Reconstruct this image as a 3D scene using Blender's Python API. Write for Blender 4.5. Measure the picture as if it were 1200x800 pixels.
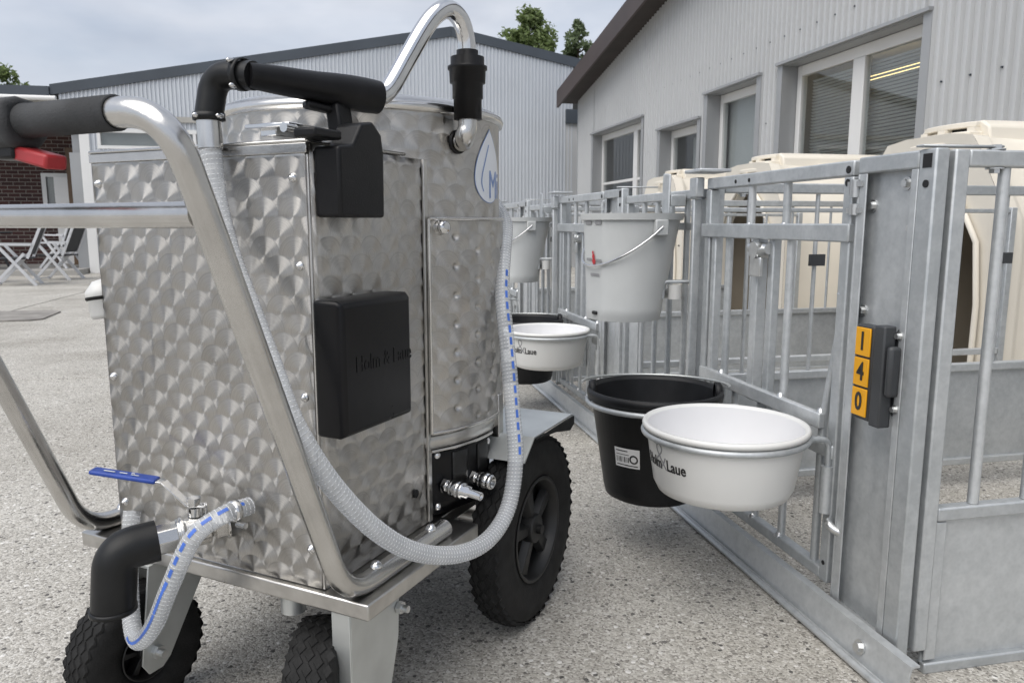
import bpy, bmesh, math, random
from mathutils import Vector, Matrix
from math import sin, cos, pi, radians, sqrt, atan2
random.seed(7)
for o in list(bpy.data.objects): bpy.data.objects.remove(o)
scene = bpy.context.scene
col = scene.collection

# ------------------------------------------------------------------ camera
CAM_H = 1.0
cd = bpy.data.cameras.new('camera')
cam = bpy.data.objects.new('camera', cd); col.objects.link(cam)
cd.sensor_width = 36.0; cd.lens = 891.0 / 1200.0 * 36.0
cd.clip_start = 0.02; cd.clip_end = 900
cam.location = (0, 0, CAM_H)
cam.rotation_euler = (radians(90 - 8.8), 0, radians(-12.0))
scene.camera = cam
cd.dof.use_dof = True; cd.dof.focus_distance = 1.75; cd.dof.aperture_fstop = 11.0
scene.cycles.max_bounces = 6; scene.cycles.diffuse_bounces = 3; scene.cycles.glossy_bounces = 3; scene.cycles.transmission_bounces = 3; scene.cycles.transparent_max_bounces = 8
scene.cycles.use_adaptive_sampling = True; scene.cycles.adaptive_threshold = 0.02; scene.cycles.use_denoising = True; scene.cycles.caustics_reflective = False; scene.cycles.caustics_refractive = False
scene.render.resolution_x = 1024; scene.render.resolution_y = 682

# ------------------------------------------------------------------ world and sun
SUN_H, SUN_E = radians(-130), radians(58)
w = bpy.data.worlds.new('World'); scene.world = w; w.use_nodes = True
nt = w.node_tree; nt.nodes.clear()
def wn(t): return nt.nodes.new(t)
sky = wn('ShaderNodeTexSky'); sky.sky_type = 'NISHITA'; sky.sun_disc = False
sky.sun_elevation = SUN_E; sky.sun_rotation = SUN_H; sky.dust_density = 2.0; sky.air_density = 1.0
tc = wn('ShaderNodeTexCoord'); mp = wn('ShaderNodeMapping'); mp.inputs['Scale'].default_value = (1.0, 1.0, 2.6)
nz = wn('ShaderNodeTexNoise'); nz.inputs['Scale'].default_value = 2.6; nz.inputs['Detail'].default_value = 5; nz.inputs['Roughness'].default_value = 0.55
nz.inputs['Distortion'].default_value = 0.4
rp = wn('ShaderNodeValToRGB'); rp.color_ramp.elements[0].position = 0.34; rp.color_ramp.elements[1].position = 0.66
rp.color_ramp.elements[0].color = (0.6, 0.6, 0.6, 1); rp.color_ramp.elements[1].color = (1, 1, 1, 1)
nz2 = wn('ShaderNodeTexNoise'); nz2.inputs['Scale'].default_value = 4.5; nz2.inputs['Detail'].default_value = 4
cr = wn('ShaderNodeValToRGB'); cr.color_ramp.elements[0].position = 0.35; cr.color_ramp.elements[1].position = 0.7
cr.color_ramp.elements[0].color = (4.1, 4.4, 5.05, 1); cr.color_ramp.elements[1].color = (5.6, 5.85, 6.4, 1)
mx = wn('ShaderNodeMixRGB'); bg = wn('ShaderNodeBackground'); wo = wn('ShaderNodeOutputWorld')
nt.links.new(tc.outputs['Generated'], mp.inputs['Vector'])
nt.links.new(mp.outputs['Vector'], nz.inputs['Vector']); nt.links.new(mp.outputs['Vector'], nz2.inputs['Vector'])
nt.links.new(nz.outputs['Fac'], rp.inputs['Fac']); nt.links.new(nz2.outputs['Fac'], cr.inputs['Fac'])
nt.links.new(rp.outputs['Color'], mx.inputs['Fac']); nt.links.new(sky.outputs['Color'], mx.inputs['Color1']); nt.links.new(cr.outputs['Color'], mx.inputs['Color2'])
nt.links.new(mx.outputs['Color'], bg.inputs['Color']); bg.inputs['Strength'].default_value = 0.070
nt.links.new(bg.outputs['Background'], wo.inputs['Surface'])
sl = bpy.data.lights.new('sun', 'SUN'); sl.energy = 1.35; sl.angle = radians(64); sl.color = (1.0, 0.96, 0.9)
so = bpy.data.objects.new('sun', sl); col.objects.link(so)
sd = Vector((sin(SUN_H) * cos(SUN_E), cos(SUN_H) * cos(SUN_E), sin(SUN_E)))
so.rotation_euler = sd.to_track_quat('Z', 'Y').to_euler(); so.location = sd * 30
scene.view_settings.view_transform = 'Standard'; scene.view_settings.look = 'None'
scene.view_settings.exposure = 1.0; scene.view_settings.gamma = 1.0

# ------------------------------------------------------------------ materials
M = {}
def principled(name):
    m = bpy.data.materials.new(name); m.use_nodes = True
    n = m.node_tree; b = n.nodes['Principled BSDF']; M[name] = m
    return m, n, b
def mat(name, c, rough=0.5, metal=0.0, var=0.12, scale=8.0, bump=0.0, bscale=60.0, c2=None, coat=0.0, rvar=0.0, spec=0.5, detail=6):
    m, n, b = principled(name)
    b.inputs['Roughness'].default_value = rough; b.inputs['Metallic'].default_value = metal
    b.inputs['Coat Weight'].default_value = coat; b.inputs['Specular IOR Level'].default_value = spec
    tcn = n.nodes.new('ShaderNodeNewGeometry')
    t = n.nodes.new('ShaderNodeTexNoise'); t.inputs['Scale'].default_value = scale; t.inputs['Detail'].default_value = detail
    n.links.new(tcn.outputs['Position'], t.inputs['Vector'])
    r = n.nodes.new('ShaderNodeValToRGB'); r.color_ramp.elements[0].position = 0.3; r.color_ramp.elements[1].position = 0.7
    lo = [max(0, x * (1 - var)) for x in c]; hi = [min(1, x * (1 + var)) for x in c]
    if c2: hi = list(c2)
    r.color_ramp.elements[0].color = (*lo, 1); r.color_ramp.elements[1].color = (*hi, 1)
    n.links.new(t.outputs['Fac'], r.inputs['Fac']); n.links.new(r.outputs['Color'], b.inputs['Base Color'])
    if rvar:
        mr = n.nodes.new('ShaderNodeMapRange'); mr.inputs['To Min'].default_value = rough - rvar; mr.inputs['To Max'].default_value = rough + rvar
        n.links.new(t.outputs['Fac'], mr.inputs['Value']); n.links.new(mr.outputs['Result'], b.inputs['Roughness'])
    if bump:
        t2 = n.nodes.new('ShaderNodeTexNoise'); t2.inputs['Scale'].default_value = bscale; t2.inputs['Detail'].default_value = 4
        n.links.new(tcn.outputs['Position'], t2.inputs['Vector'])
        bp = n.nodes.new('ShaderNodeBump'); bp.inputs['Strength'].default_value = bump; bp.inputs['Distance'].default_value = 0.004
        n.links.new(t2.outputs['Fac'], bp.inputs['Height']); n.links.new(bp.outputs['Normal'], b.inputs['Normal'])
    return m

class NB:   # node-maths helper
    def __init__(s, n): s.n = n
    def v(s, x, i, node):
        if isinstance(x, (int, float)): node.inputs[i].default_value = x
        else: s.n.links.new(x, node.inputs[i])
    def m(s, op, a, b=0.0, c=0.0):
        k = s.n.nodes.new('ShaderNodeMath'); k.operation = op
        s.v(a, 0, k); s.v(b, 1, k); s.v(c, 2, k); return k.outputs[0]
    def mixf(s, f, a, b):
        return s.m('ADD', s.m('MULTIPLY', a, s.m('SUBTRACT', 1.0, f)), s.m('MULTIPLY', b, f))

def perlage(name, base=(0.60, 0.585, 0.56), D=0.0650, row=0.0327, R=0.0336, rough=0.33, aniso=1.0, jitter=0.0, soft=0.0):
    """Stainless sheet ground in overlapping discs: each disc is brushed round its own centre."""
    m, n, b = principled(name); q = NB(n)
    uv = n.nodes.new('ShaderNodeUVMap'); sp = n.nodes.new('ShaderNodeSeparateXYZ')
    if jitter:
        nn = n.nodes.new('ShaderNodeTexNoise'); nn.inputs['Scale'].default_value = 14; nn.inputs['Detail'].default_value = 2
        n.links.new(uv.outputs[0], nn.inputs['Vector'])
        vm = n.nodes.new('ShaderNodeVectorMath'); vm.operation = 'MULTIPLY_ADD'
        n.links.new(nn.outputs['Color'], vm.inputs[0]); vm.inputs[1].default_value = (jitter, jitter, 0); n.links.new(uv.outputs[0], vm.inputs[2])
        n.links.new(vm.outputs[0], sp.inputs[0])
    else: n.links.new(uv.outputs[0], sp.inputs[0])
    s, t = sp.outputs[0], sp.outputs[1]
    j0 = q.m('CEIL', q.m('SUBTRACT', q.m('DIVIDE', t, row), R / row))
    dxs, dys, ins, ids = [], [], [], []
    for k in range(3):
        j = q.m('ADD', j0, float(k))
        rw_ = n.nodes.new('ShaderNodeTexWhiteNoise'); rw_.noise_dimensions = '1D'; n.links.new(j, rw_.inputs['W'])
        off = q.m('ADD', q.m('MULTIPLY', q.m('MODULO', q.m('ABSOLUTE', j), 2.0), 0.5), q.m('MULTIPLY', rw_.outputs[0], 0.16))
        c = q.m('ROUND', q.m('SUBTRACT', q.m('DIVIDE', s, D), off))
        dx = q.m('SUBTRACT', s, q.m('MULTIPLY', q.m('ADD', c, off), D)); dy = q.m('SUBTRACT', t, q.m('MULTIPLY', j, row))
        r = q.m('SQRT', q.m('ADD', q.m('MULTIPLY', dx, dx), q.m('MULTIPLY', dy, dy)))
        dxs.append(dx); dys.append(dy); ins.append(q.m('LESS_THAN', r, R)); ids.append(q.m('ADD', q.m('MULTIPLY', c, 7.31), q.m('MULTIPLY', j, 3.17)))
    def pick(a): return q.mixf(ins[0], q.mixf(ins[1], a[2], a[1]), a[0])
    dx, dy, idd = pick(dxs), pick(dys), pick(ids)
    ang = q.m('DIVIDE', q.m('ARCTAN2', dy, dx), 2 * pi)
    rr = q.m('SQRT', q.m('ADD', q.m('MULTIPLY', dx, dx), q.m('MULTIPLY', dy, dy)))
    tg = n.nodes.new('ShaderNodeTangent'); tg.direction_type = 'UV_MAP'; tg.uv_map = 'UVMap'
    n.links.new(tg.outputs[0], b.inputs['Tangent'])
    n.links.new(ang, b.inputs['Anisotropic Rotation']); b.inputs['Anisotropic'].default_value = aniso
    b.inputs['Metallic'].default_value = 1.0
    wnz = n.nodes.new('ShaderNodeTexWhiteNoise'); wnz.noise_dimensions = '1D'; n.links.new(idd, wnz.inputs['W'])
    geo = n.nodes.new('ShaderNodeNewGeometry')
    st = n.nodes.new('ShaderNodeTexNoise'); st.inputs['Scale'].default_value = 5; st.inputs['Detail'].default_value = 5; n.links.new(geo.outputs['Position'], st.inputs['Vector'])
    ring = n.nodes.new('ShaderNodeTexNoise'); ring.noise_dimensions = '1D'; ring.inputs['Scale'].default_value = 620; ring.inputs['Detail'].default_value = 2
    n.links.new(q.m('ADD', rr, q.m('MULTIPLY', idd, 0.37)), ring.inputs['W'])
    f = q.m('ADD', q.m('ADD', 0.80, q.m('MULTIPLY', wnz.outputs[0], 0.16)), q.m('ADD', q.m('MULTIPLY', q.m('SUBTRACT', st.outputs[0], 0.5), 0.5), q.m('MULTIPLY', q.m('SUBTRACT', ring.outputs[0], 0.5), 0.45)))
    edge = n.nodes.new('ShaderNodeMapRange'); edge.interpolation_type = 'SMOOTHSTEP'; n.links.new(rr, edge.inputs['Value']); edge.inputs['From Min'].default_value = R * 0.86; edge.inputs['From Max'].default_value = R; edge.inputs['To Min'].default_value = 1.0; edge.inputs['To Max'].default_value = 0.90
    f = q.m('MULTIPLY', f, edge.outputs[0])
    hs = n.nodes.new('ShaderNodeVectorMath'); hs.operation = 'SCALE'; hs.inputs[0].default_value = base; n.links.new(f, hs.inputs['Scale'])
    n.links.new(hs.outputs[0], b.inputs['Base Color'])
    n.links.new(q.m('ADD', rough - 0.06, q.m('MULTIPLY', st.outputs[0], 0.14)), b.inputs['Roughness'])
    # slight dishing at each grinding spot and panel waviness
    bp = n.nodes.new('ShaderNodeBump'); bp.inputs['Strength'].default_value = 0.10; bp.inputs['Distance'].default_value = 0.0012
    n.links.new(q.m('MULTIPLY', st.outputs[0], 3.0), bp.inputs['Height']); n.links.new(bp.outputs[0], b.inputs['Normal'])
    return m

perlage('ground_steel', jitter=0.005)
perlage('ground_steel_side', D=0.060, row=0.034, R=0.034, jitter=0.012, rough=0.36, aniso=0.95)
mat('steel', (0.62, 0.61, 0.59), 0.24, 1.0, 0.10, 14, rvar=0.08, bump=0.05, bscale=120)
mat('steel_brushed', (0.58, 0.57, 0.55), 0.30, 1.0, 0.12, 30, rvar=0.06)
mat('chrome', (0.72, 0.72, 0.72), 0.12, 1.0, 0.05, 20)
mat('fork_metal', (0.62, 0.64, 0.63), 0.42, 0.75, 0.12, 9, rvar=0.08)
mat('tank_rim', (0.70, 0.69, 0.67), 0.25, 1.0, 0.08, 14)

def galvanised():
    m, n, b = principled('galvanised'); q = NB(n)
    g = n.nodes.new('ShaderNodeNewGeometry')
    v = n.nodes.new('ShaderNodeTexVoronoi'); v.inputs['Scale'].default_value = 110; n.links.new(g.outputs['Position'], v.inputs['Vector'])
    t = n.nodes.new('ShaderNodeTexNoise'); t.inputs['Scale'].default_value = 7; t.inputs['Detail'].default_value = 4; t.inputs['Roughness'].default_value = 0.65
    n.links.new(g.outputs['Position'], t.inputs['Vector'])
    t2 = n.nodes.new('ShaderNodeTexNoise'); t2.inputs['Scale'].default_value = 45; t2.inputs['Detail'].default_value = 3; n.links.new(g.outputs['Position'], t2.inputs['Vector'])
    f = q.m('ADD', q.m('MULTIPLY', t.outputs[0], 0.55), q.m('ADD', q.m('MULTIPLY', t2.outputs[0], 0.40), q.m('MULTIPLY', v.outputs['Distance'], 0.10)))
    r = n.nodes.new('ShaderNodeValToRGB'); r.color_ramp.elements[0].position = 0.35; r.color_ramp.elements[1].position = 0.75
    r.color_ramp.elements[0].color = (0.46, 0.485, 0.50, 1); r.color_ramp.elements[1].color = (0.66, 0.68, 0.69, 1)
    oi = n.nodes.new('ShaderNodeObjectInfo'); f = q.m('ADD', f, q.m('MULTIPLY', q.m('SUBTRACT', oi.outputs['Random'], 0.5), 0.26))
    n.links.new(f, r.inputs['Fac']); n.links.new(r.outputs[0], b.inputs['Base Color'])
    b.inputs['Metallic'].default_value = 0.55
    n.links.new(q.m('ADD', 0.33, q.m('MULTIPLY', t2.outputs[0], 0.28)), b.inputs['Roughness'])
    bp = n.nodes.new('ShaderNodeBump'); bp.inputs['Strength'].default_value = 0.12; bp.inputs['Distance'].default_value = 0.002
    n.links.new(t2.outputs[0], bp.inputs['Height']); n.links.new(bp.outputs[0], b.inputs['Normal'])
galvanised()
mat('rubber', (0.012, 0.012, 0.012), 0.72, 0, 0.5, 30, bump=0.25, bscale=220, spec=0.35)
mat('rim_plastic', (0.013, 0.013, 0.013), 0.45, 0, 0.3, 20)
mat('black_plastic', (0.007, 0.007, 0.008), 0.42, 0, 0.3, 20, bump=0.08, bscale=300, rvar=0.08, spec=0.3)
mat('black_cover', (0.005, 0.005, 0.006), 0.30, 0, 0.3, 12, bump=0.03, bscale=90, rvar=0.08, spec=0.28)
mat('foam_grip', (0.045, 0.047, 0.05), 0.75, 0, 0.35, 18, bump=0.3, bscale=400)
mat('elbow_rubber', (0.010, 0.0105, 0.011), 0.42, 0, 0.4, 14, rvar=0.1, bump=0.1, bscale=60, spec=0.35)
mat('black_bucket', (0.009, 0.0095, 0.011), 0.48, 0, 0.4, 12, bump=0.15, bscale=250, rvar=0.10, spec=0.35)
mat('red_paint', (0.36, 0.025, 0.03), 0.45, 0, 0.15, 20)
mat('blue_vinyl', (0.022, 0.065, 0.34), 0.42, 0, 0.2, 25)
mat('blue_print', (0.07, 0.17, 0.60), 0.4, 0, 0.2, 40)
mat('logo_blue', (0.20, 0.31, 0.60), 0.4, 0, 0.05)
mat('logo_pale', (0.80, 0.84, 0.90), 0.35, 0, 0.02)
mat('logo_white', (0.85, 0.87, 0.90), 0.35, 0, 0.02)
mat('white_plastic', (0.78, 0.78, 0.76), 0.32, 0, 0.03, 5, coat=0.1)
mat('white_plastic_inner', (0.80, 0.80, 0.81), 0.32, 0, 0.02, 5)
mat('grey_bucket', (0.57, 0.585, 0.58), 0.42, 0, 0.05, 6, bump=0.05, bscale=180)
mat('ink', (0.02, 0.02, 0.02), 0.5, 0, 0.1)
mat('ink_grey', (0.30, 0.30, 0.31), 0.5, 0, 0.1)
mat('ink_red', (0.55, 0.03, 0.04), 0.5, 0, 0.1)
mat('paper', (0.74, 0.74, 0.74), 0.5, 0, 0.03)
mat('yellow_plate', (0.85, 0.40, 0.008), 0.4, 0, 0.05)
mat('holder_grey', (0.045, 0.048, 0.052), 0.42, 0, 0.15)
mat('hutch_cream', (0.80, 0.75, 0.655), 0.42, 0, 0.04, 3, bump=0.05, bscale=40)
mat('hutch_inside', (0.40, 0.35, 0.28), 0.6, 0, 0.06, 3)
mat('clad_blue', (0.61, 0.64, 0.68), 0.42, 0.15, 0.05, 0.7, rvar=0.05)
mat('clad_grey', (0.56, 0.57, 0.575), 0.42, 0.12, 0.05, 0.6, rvar=0.05)
mat('flashing', (0.36, 0.37, 0.38), 0.4, 0.2, 0.06, 1)
mat('slate_trim', (0.062, 0.075, 0.092), 0.5, 0, 0.12, 1.5)
mat('brown_trim', (0.060, 0.043, 0.038), 0.5, 0, 0.15, 1.5)
mat('soffit', (0.045, 0.036, 0.032), 0.7, 0, 0.2, 3)
mat('white_frame', (0.78, 0.78, 0.77), 0.35, 0, 0.03, 2)
mat('beige_board', (0.42, 0.41, 0.38), 0.6, 0, 0.08, 2)
mat('roof_sheet', (0.09, 0.10, 0.11), 0.6, 0, 0.15, 1)
mat('blind', (0.66, 0.67, 0.67), 0.5, 0, 0.03)
mat('room', (0.34, 0.34, 0.34), 0.8, 0, 0.1, 1)
mat('wood_door', (0.14, 0.09, 0.055), 0.6, 0, 0.25, 6)
mat('aluminium', (0.66, 0.67, 0.69), 0.4, 0.3, 0.06, 9)
mat('sling', (0.03, 0.032, 0.035), 0.7, 0, 0.2, 30)
mat('mat_rubber', (0.27, 0.255, 0.235), 0.8, 0, 0.25, 5)
mat('bark', (0.07, 0.055, 0.04), 0.85, 0, 0.4, 6)
mat('patio', (0.36, 0.35, 0.33), 0.8, 0, 0.12, 2, bump=0.2, bscale=80)
mat('bolt_zinc', (0.66, 0.67, 0.67), 0.3, 0.9, 0.08, 60)
mat('hole_dark', (0.012, 0.012, 0.013), 0.6, 0, 0.1)  # near-black standing for the shade inside slots and holes; also colours the rivets

m, n, b = principled('lamp_tube'); b.inputs['Emission Color'].default_value = (1, 0.72, 0.3, 1); b.inputs['Emission Strength'].default_value = 1.6
# window glass
m, n, b = principled('glass'); n.nodes.remove(b)
gl = n.nodes.new('ShaderNodeBsdfGlossy'); gl.inputs['Roughness'].default_value = 0.02; tr = n.nodes.new('ShaderNodeBsdfTransparent'); tr.inputs[0].default_value = (0.88, 0.90, 0.90, 1)
q = NB(n); lw = n.nodes.new('ShaderNodeNewGeometry'); dt = n.nodes.new('ShaderNodeVectorMath'); dt.operation = 'DOT_PRODUCT'
n.links.new(lw.outputs['Incoming'], dt.inputs[0]); n.links.new(lw.outputs['Normal'], dt.inputs[1])
fz = q.m('ADD', 0.10, q.m('MULTIPLY', 0.90, q.m('POWER', q.m('SUBTRACT', 1.0, q.m('ABSOLUTE', dt.outputs['Value'])), 5.0))); ms = n.nodes.new('ShaderNodeMixShader')
n.links.new(fz, ms.inputs[0]); n.links.new(tr.outputs[0], ms.inputs[1]); n.links.new(gl.outputs[0], ms.inputs[2]); n.links.new(ms.outputs[0], n.nodes['Material Output'].inputs[0])
# clear ribbed hose
m, n, b = principled('hose_clear'); b.inputs['Base Color'].default_value = (0.86, 0.88, 0.90, 1); b.inputs['Roughness'].default_value = 0.16
tr = n.nodes.new('ShaderNodeBsdfTransparent'); tr.inputs[0].default_value = (0.93, 0.94, 0.95, 1); ms = n.nodes.new('ShaderNodeMixShader'); ms.inputs[0].default_value = 0.36
n.links.new(tr.outputs[0], ms.inputs[1]); n.links.new(b.outputs[0], ms.inputs[2]); n.links.new(ms.outputs[0], n.nodes['Material Output'].inputs[0])
mat('hose_coil', (0.88, 0.89, 0.90), 0.3, 0, 0.03)
# leaves
for nm, c in (('leaf_a', (0.18, 0.235, 0.09)), ('leaf_b', (0.15, 0.195, 0.10))):
    m, n, b = principled(nm); b.inputs['Roughness'].default_value = 0.6
    oi = n.nodes.new('ShaderNodeNewGeometry'); rpn = n.nodes.new('ShaderNodeValToRGB')
    rpn.color_ramp.elements[0].color = (*[x * 0.55 for x in c], 1); rpn.color_ramp.elements[1].color = (*[x * 1.6 for x in c], 1)
    n.links.new(oi.outputs['Random Per Island'], rpn.inputs[0]); n.links.new(rpn.outputs[0], b.inputs['Base Color'])
    tl = n.nodes.new('ShaderNodeBsdfTranslucent'); n.links.new(rpn.outputs[0], tl.inputs[0]); ms = n.nodes.new('ShaderNodeMixShader'); ms.inputs[0].default_value = 0.45
    n.links.new(b.outputs[0], ms.inputs[1]); n.links.new(tl.outputs[0], ms.inputs[2]); n.links.new(ms.outputs[0], n.nodes['Material Output'].inputs[0])
# brick
m, n, b = principled('brick'); g = n.nodes.new('ShaderNodeNewGeometry'); mpn = n.nodes.new('ShaderNodeMapping'); mpn.inputs['Rotation'].default_value = (radians(90), 0, 0)
bt = n.nodes.new('ShaderNodeTexBrick'); bt.inputs['Scale'].default_value = 1.0; bt.inputs['Brick Width'].default_value = 0.24; bt.inputs['Row Height'].default_value = 0.083; bt.inputs['Mortar Size'].default_value = 0.008
bt.inputs['Color1'].default_value = (0.075, 0.032, 0.028, 1); bt.inputs['Color2'].default_value = (0.045, 0.022, 0.022, 1); bt.inputs['Mortar'].default_value = (0.22, 0.20, 0.18, 1)
n.links.new(g.outputs['Position'], mpn.inputs[0]); n.links.new(mpn.outputs[0], bt.inputs['Vector']); n.links.new(bt.outputs['Color'], b.inputs['Base Color']); b.inputs['Roughness'].default_value = 0.85
# washed-aggregate concrete
def aggregate():
    m, n, b = principled('aggregate'); q = NB(n)
    g = n.nodes.new('ShaderNodeNewGeometry')
    wz = n.nodes.new('ShaderNodeTexNoise'); wz.inputs['Scale'].default_value = 60; n.links.new(g.outputs['Position'], wz.inputs['Vector'])
    vm = n.nodes.new('ShaderNodeVectorMath'); vm.operation = 'MULTIPLY_ADD'; vm.inputs[1].default_value = (0.006, 0.006, 0); n.links.new(wz.outputs['Color'], vm.inputs[0]); n.links.new(g.outputs['Position'], vm.inputs[2])
    def vor(scale):
        v = n.nodes.new('ShaderNodeTexVoronoi'); v.inputs['Scale'].default_value = scale; v.inputs['Randomness'].default_value = 1; n.links.new(vm.outputs[0], v.inputs['Vector']); return v
    va, vb = vor(78), vor(200)
    def ramp(stops):
        r = n.nodes.new('ShaderNodeValToRGB'); r.color_ramp.interpolation = 'LINEAR'
        e = r.color_ramp.elements
        while len(e) < len(stops): e.new(0.5)
        for i, (p, c) in enumerate(stops): e[i].position = p; e[i].color = (*c, 1)
        return r
    ra = ramp([(0, (0.10, 0.097, 0.093)), (0.10, (0.19, 0.182, 0.17)), (0.22, (0.35, 0.335, 0.305)), (0.55, (0.435, 0.418, 0.38)), (0.82, (0.53, 0.513, 0.475)), (1, (0.76, 0.75, 0.73))])
    sa = n.nodes.new('ShaderNodeSeparateColor'); n.links.new(va.outputs['Color'], sa.inputs[0]); n.links.new(sa.outputs[0], ra.inputs[0])
    rb = ramp([(0, (0.20, 0.19, 0.175)), (0.25, (0.39, 0.373, 0.34)), (0.6, (0.475, 0.458, 0.42)), (1, (0.63, 0.615, 0.58))])
    sb = n.nodes.new('ShaderNodeSeparateColor'); n.links.new(vb.outputs['Color'], sb.inputs[0]); n.links.new(sb.outputs[1], rb.inputs[0])
    mask = q.m('LESS_THAN', va.outputs['Distance'], q.m('ADD', 0.18, q.m('MULTIPLY', sa.outputs[2], 0.34)))
    mix = n.nodes.new('ShaderNodeMixRGB'); n.links.new(mask, mix.inputs[0]); n.links.new(rb.outputs[0], mix.inputs[1]); n.links.new(ra.outputs[0], mix.inputs[2])
    big = n.nodes.new('ShaderNodeTexNoise'); big.inputs['Scale'].default_value = 1.3; big.inputs['Detail'].default_value = 4; big.inputs['Roughness'].default_value = 0.6; n.links.new(g.outputs['Position'], big.inputs['Vector'])
    br = ramp([(0.25, (0.74, 0.72, 0.69)), (0.5, (1.0, 0.99, 0.975)), (0.75, (1.18, 1.18, 1.175))]); n.links.new(big.outputs[0], br.inputs[0])
    ml = n.nodes.new('ShaderNodeMixRGB'); ml.blend_type = 'MULTIPLY'; ml.inputs[0].default_value = 1; n.links.new(mix.outputs[0], ml.inputs[1]); n.links.new(br.outputs[0], ml.inputs[2])
    n.links.new(ml.outputs[0], b.inputs['Base Color']); b.inputs['Roughness'].default_value = 0.78; b.inputs['Specular IOR Level'].default_value = 0.35
    h = q.m('ADD', q.m('MULTIPLY', q.m('SUBTRACT', 0.5, va.outputs['Distance']), mask), q.m('MULTIPLY', vb.outputs['Distance'], -0.35))
    bp = n.nodes.new('ShaderNodeBump'); bp.inputs['Strength'].default_value = 0.8; bp.inputs['Distance'].default_value = 0.006; n.links.new(h, bp.inputs['Height']); n.links.new(bp.outputs[0], b.inputs['Normal'])
aggregate()

# ------------------------------------------------------------------ mesh helpers
class MB:
    def __init__(s): s.v = []; s.f = []; s.sm = []
    def add(s, vs, fs, smooth=False):
        k = len(s.v); s.v += [tuple(p) for p in vs]; s.f += [tuple(i + k for i in f) for f in fs]; s.sm += [smooth] * len(fs); return s
    def box(s, a, b):
        x0, y0, z0 = a; x1, y1, z1 = b
        return s.add([(x0, y0, z0), (x1, y0, z0), (x1, y1, z0), (x0, y1, z0), (x0, y0, z1), (x1, y0, z1), (x1, y1, z1), (x0, y1, z1)],
                     [(0, 3, 2, 1), (4, 5, 6, 7), (0, 1, 5, 4), (1, 2, 6, 5), (2, 3, 7, 6), (3, 0, 4, 7)])
    def bar(s, a, b, w, h, up=(0, 0, 1)):   # rectangular bar between two points
        a = Vector(a); b = Vector(b); d = (b - a).normalized(); u = Vector(up)
        if abs(d.dot(u)) > 0.98: u = Vector((1, 0, 0))
        x = d.cross(u).normalized() * w / 2; y = x.cross(d).normalized() * h / 2
        return s.add([a - x - y, a + x - y, a + x + y, a - x + y, b - x - y, b + x - y, b + x + y, b - x + y],
                     [(0, 3, 2, 1), (4, 5, 6, 7), (0, 1, 5, 4), (1, 2, 6, 5), (2, 3, 7, 6), (3, 0, 4, 7)])
    def prism(s, poly, axis, d0, d1):      # polygon (2D) extruded along axis 0/1/2
        n = len(poly)
        def P(p, d):
            l = list(p); l.insert(axis, d); return l
        vs = [P(p, d0) for p in poly] + [P(p, d1) for p in poly]
        fs = [tuple(range(n - 1, -1, -1)), tuple(range(n, 2 * n))] + [(i, (i + 1) % n, n + (i + 1) % n, n + i) for i in range(n)]
        return s.add(vs, fs)
    def tube(s, path, r, n=12, cap=True, smooth=True):
        P = [Vector(p) for p in path]; R = r if isinstance(r, (list, tuple)) else [r] * len(P)
        t0 = (P[1] - P[0]).normalized(); x = t0.orthogonal().normalized(); vs = []
        for i, p in enumerate(P):
            t = (P[min(i + 1, len(P) - 1)] - P[max(i - 1, 0)]).normalized()
            x = (x - t * x.dot(t)).normalized(); y = t.cross(x)
            vs += [p + (x * cos(2 * pi * k / n) + y * sin(2 * pi * k / n)) * R[i] for k in range(n)]
        fs = [(i * n + k, i * n + (k + 1) % n, (i + 1) * n + (k + 1) % n, (i + 1) * n + k) for i in range(len(P) - 1) for k in range(n)]
        s.add(vs, fs, smooth)
        if cap: s.add(vs[:n], [tuple(range(n - 1, -1, -1))]); s.add(vs[-n:], [tuple(range(n))])
        return s
    def cyl(s, a, b, r, n=16, smooth=True): return s.tube([a, b], r, n, True, smooth)
    def lathe(s, prof, o=(0, 0, 0), ax=(0, 0, 1), n=32, smooth=True, x0=None):  # profile [(r, h)] round axis
        o = Vector(o); ax = Vector(ax).normalized(); x = Vector(x0) if x0 else ax.orthogonal().normalized(); y = ax.cross(x); vs = []
        for r, h in prof: vs += [o + ax * h + (x * cos(2 * pi * k / n) + y * sin(2 * pi * k / n)) * r for k in range(n)]
        fs = [(i * n + k, i * n + (k + 1) % n, (i + 1) * n + (k + 1) % n, (i + 1) * n + k) for i in range(len(prof) - 1) for k in range(n)]
        return s.add(vs, fs, smooth)
    def build(s, name, mt, parent=None, bevel=0.0, seg=2, kind=None):
        me = bpy.data.meshes.new(name); me.from_pydata(s.v, [], s.f); me.validate()
        bm = bmesh.new(); bm.from_mesh(me); bmesh.ops.recalc_face_normals(bm, faces=bm.faces); bm.to_mesh(me); bm.free()
        if len(me.polygons) == len(s.sm): me.polygons.foreach_set('use_smooth', s.sm)
        me.materials.append(M[mt] if isinstance(mt, str) else mt)
        o = bpy.data.objects.new(name, me); col.objects.link(o); o.parent = parent
        if kind: o['kind'] = kind
        if bevel:
            md = o.modifiers.new('bevel', 'BEVEL'); md.width = bevel; md.segments = seg; md.limit_method = 'ANGLE'; md.angle_limit = radians(40); md.harden_normals = False
            me.polygons.foreach_set('use_smooth', [True] * len(me.polygons)); me.set_sharp_from_angle(angle=radians(40))
        return o
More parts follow.
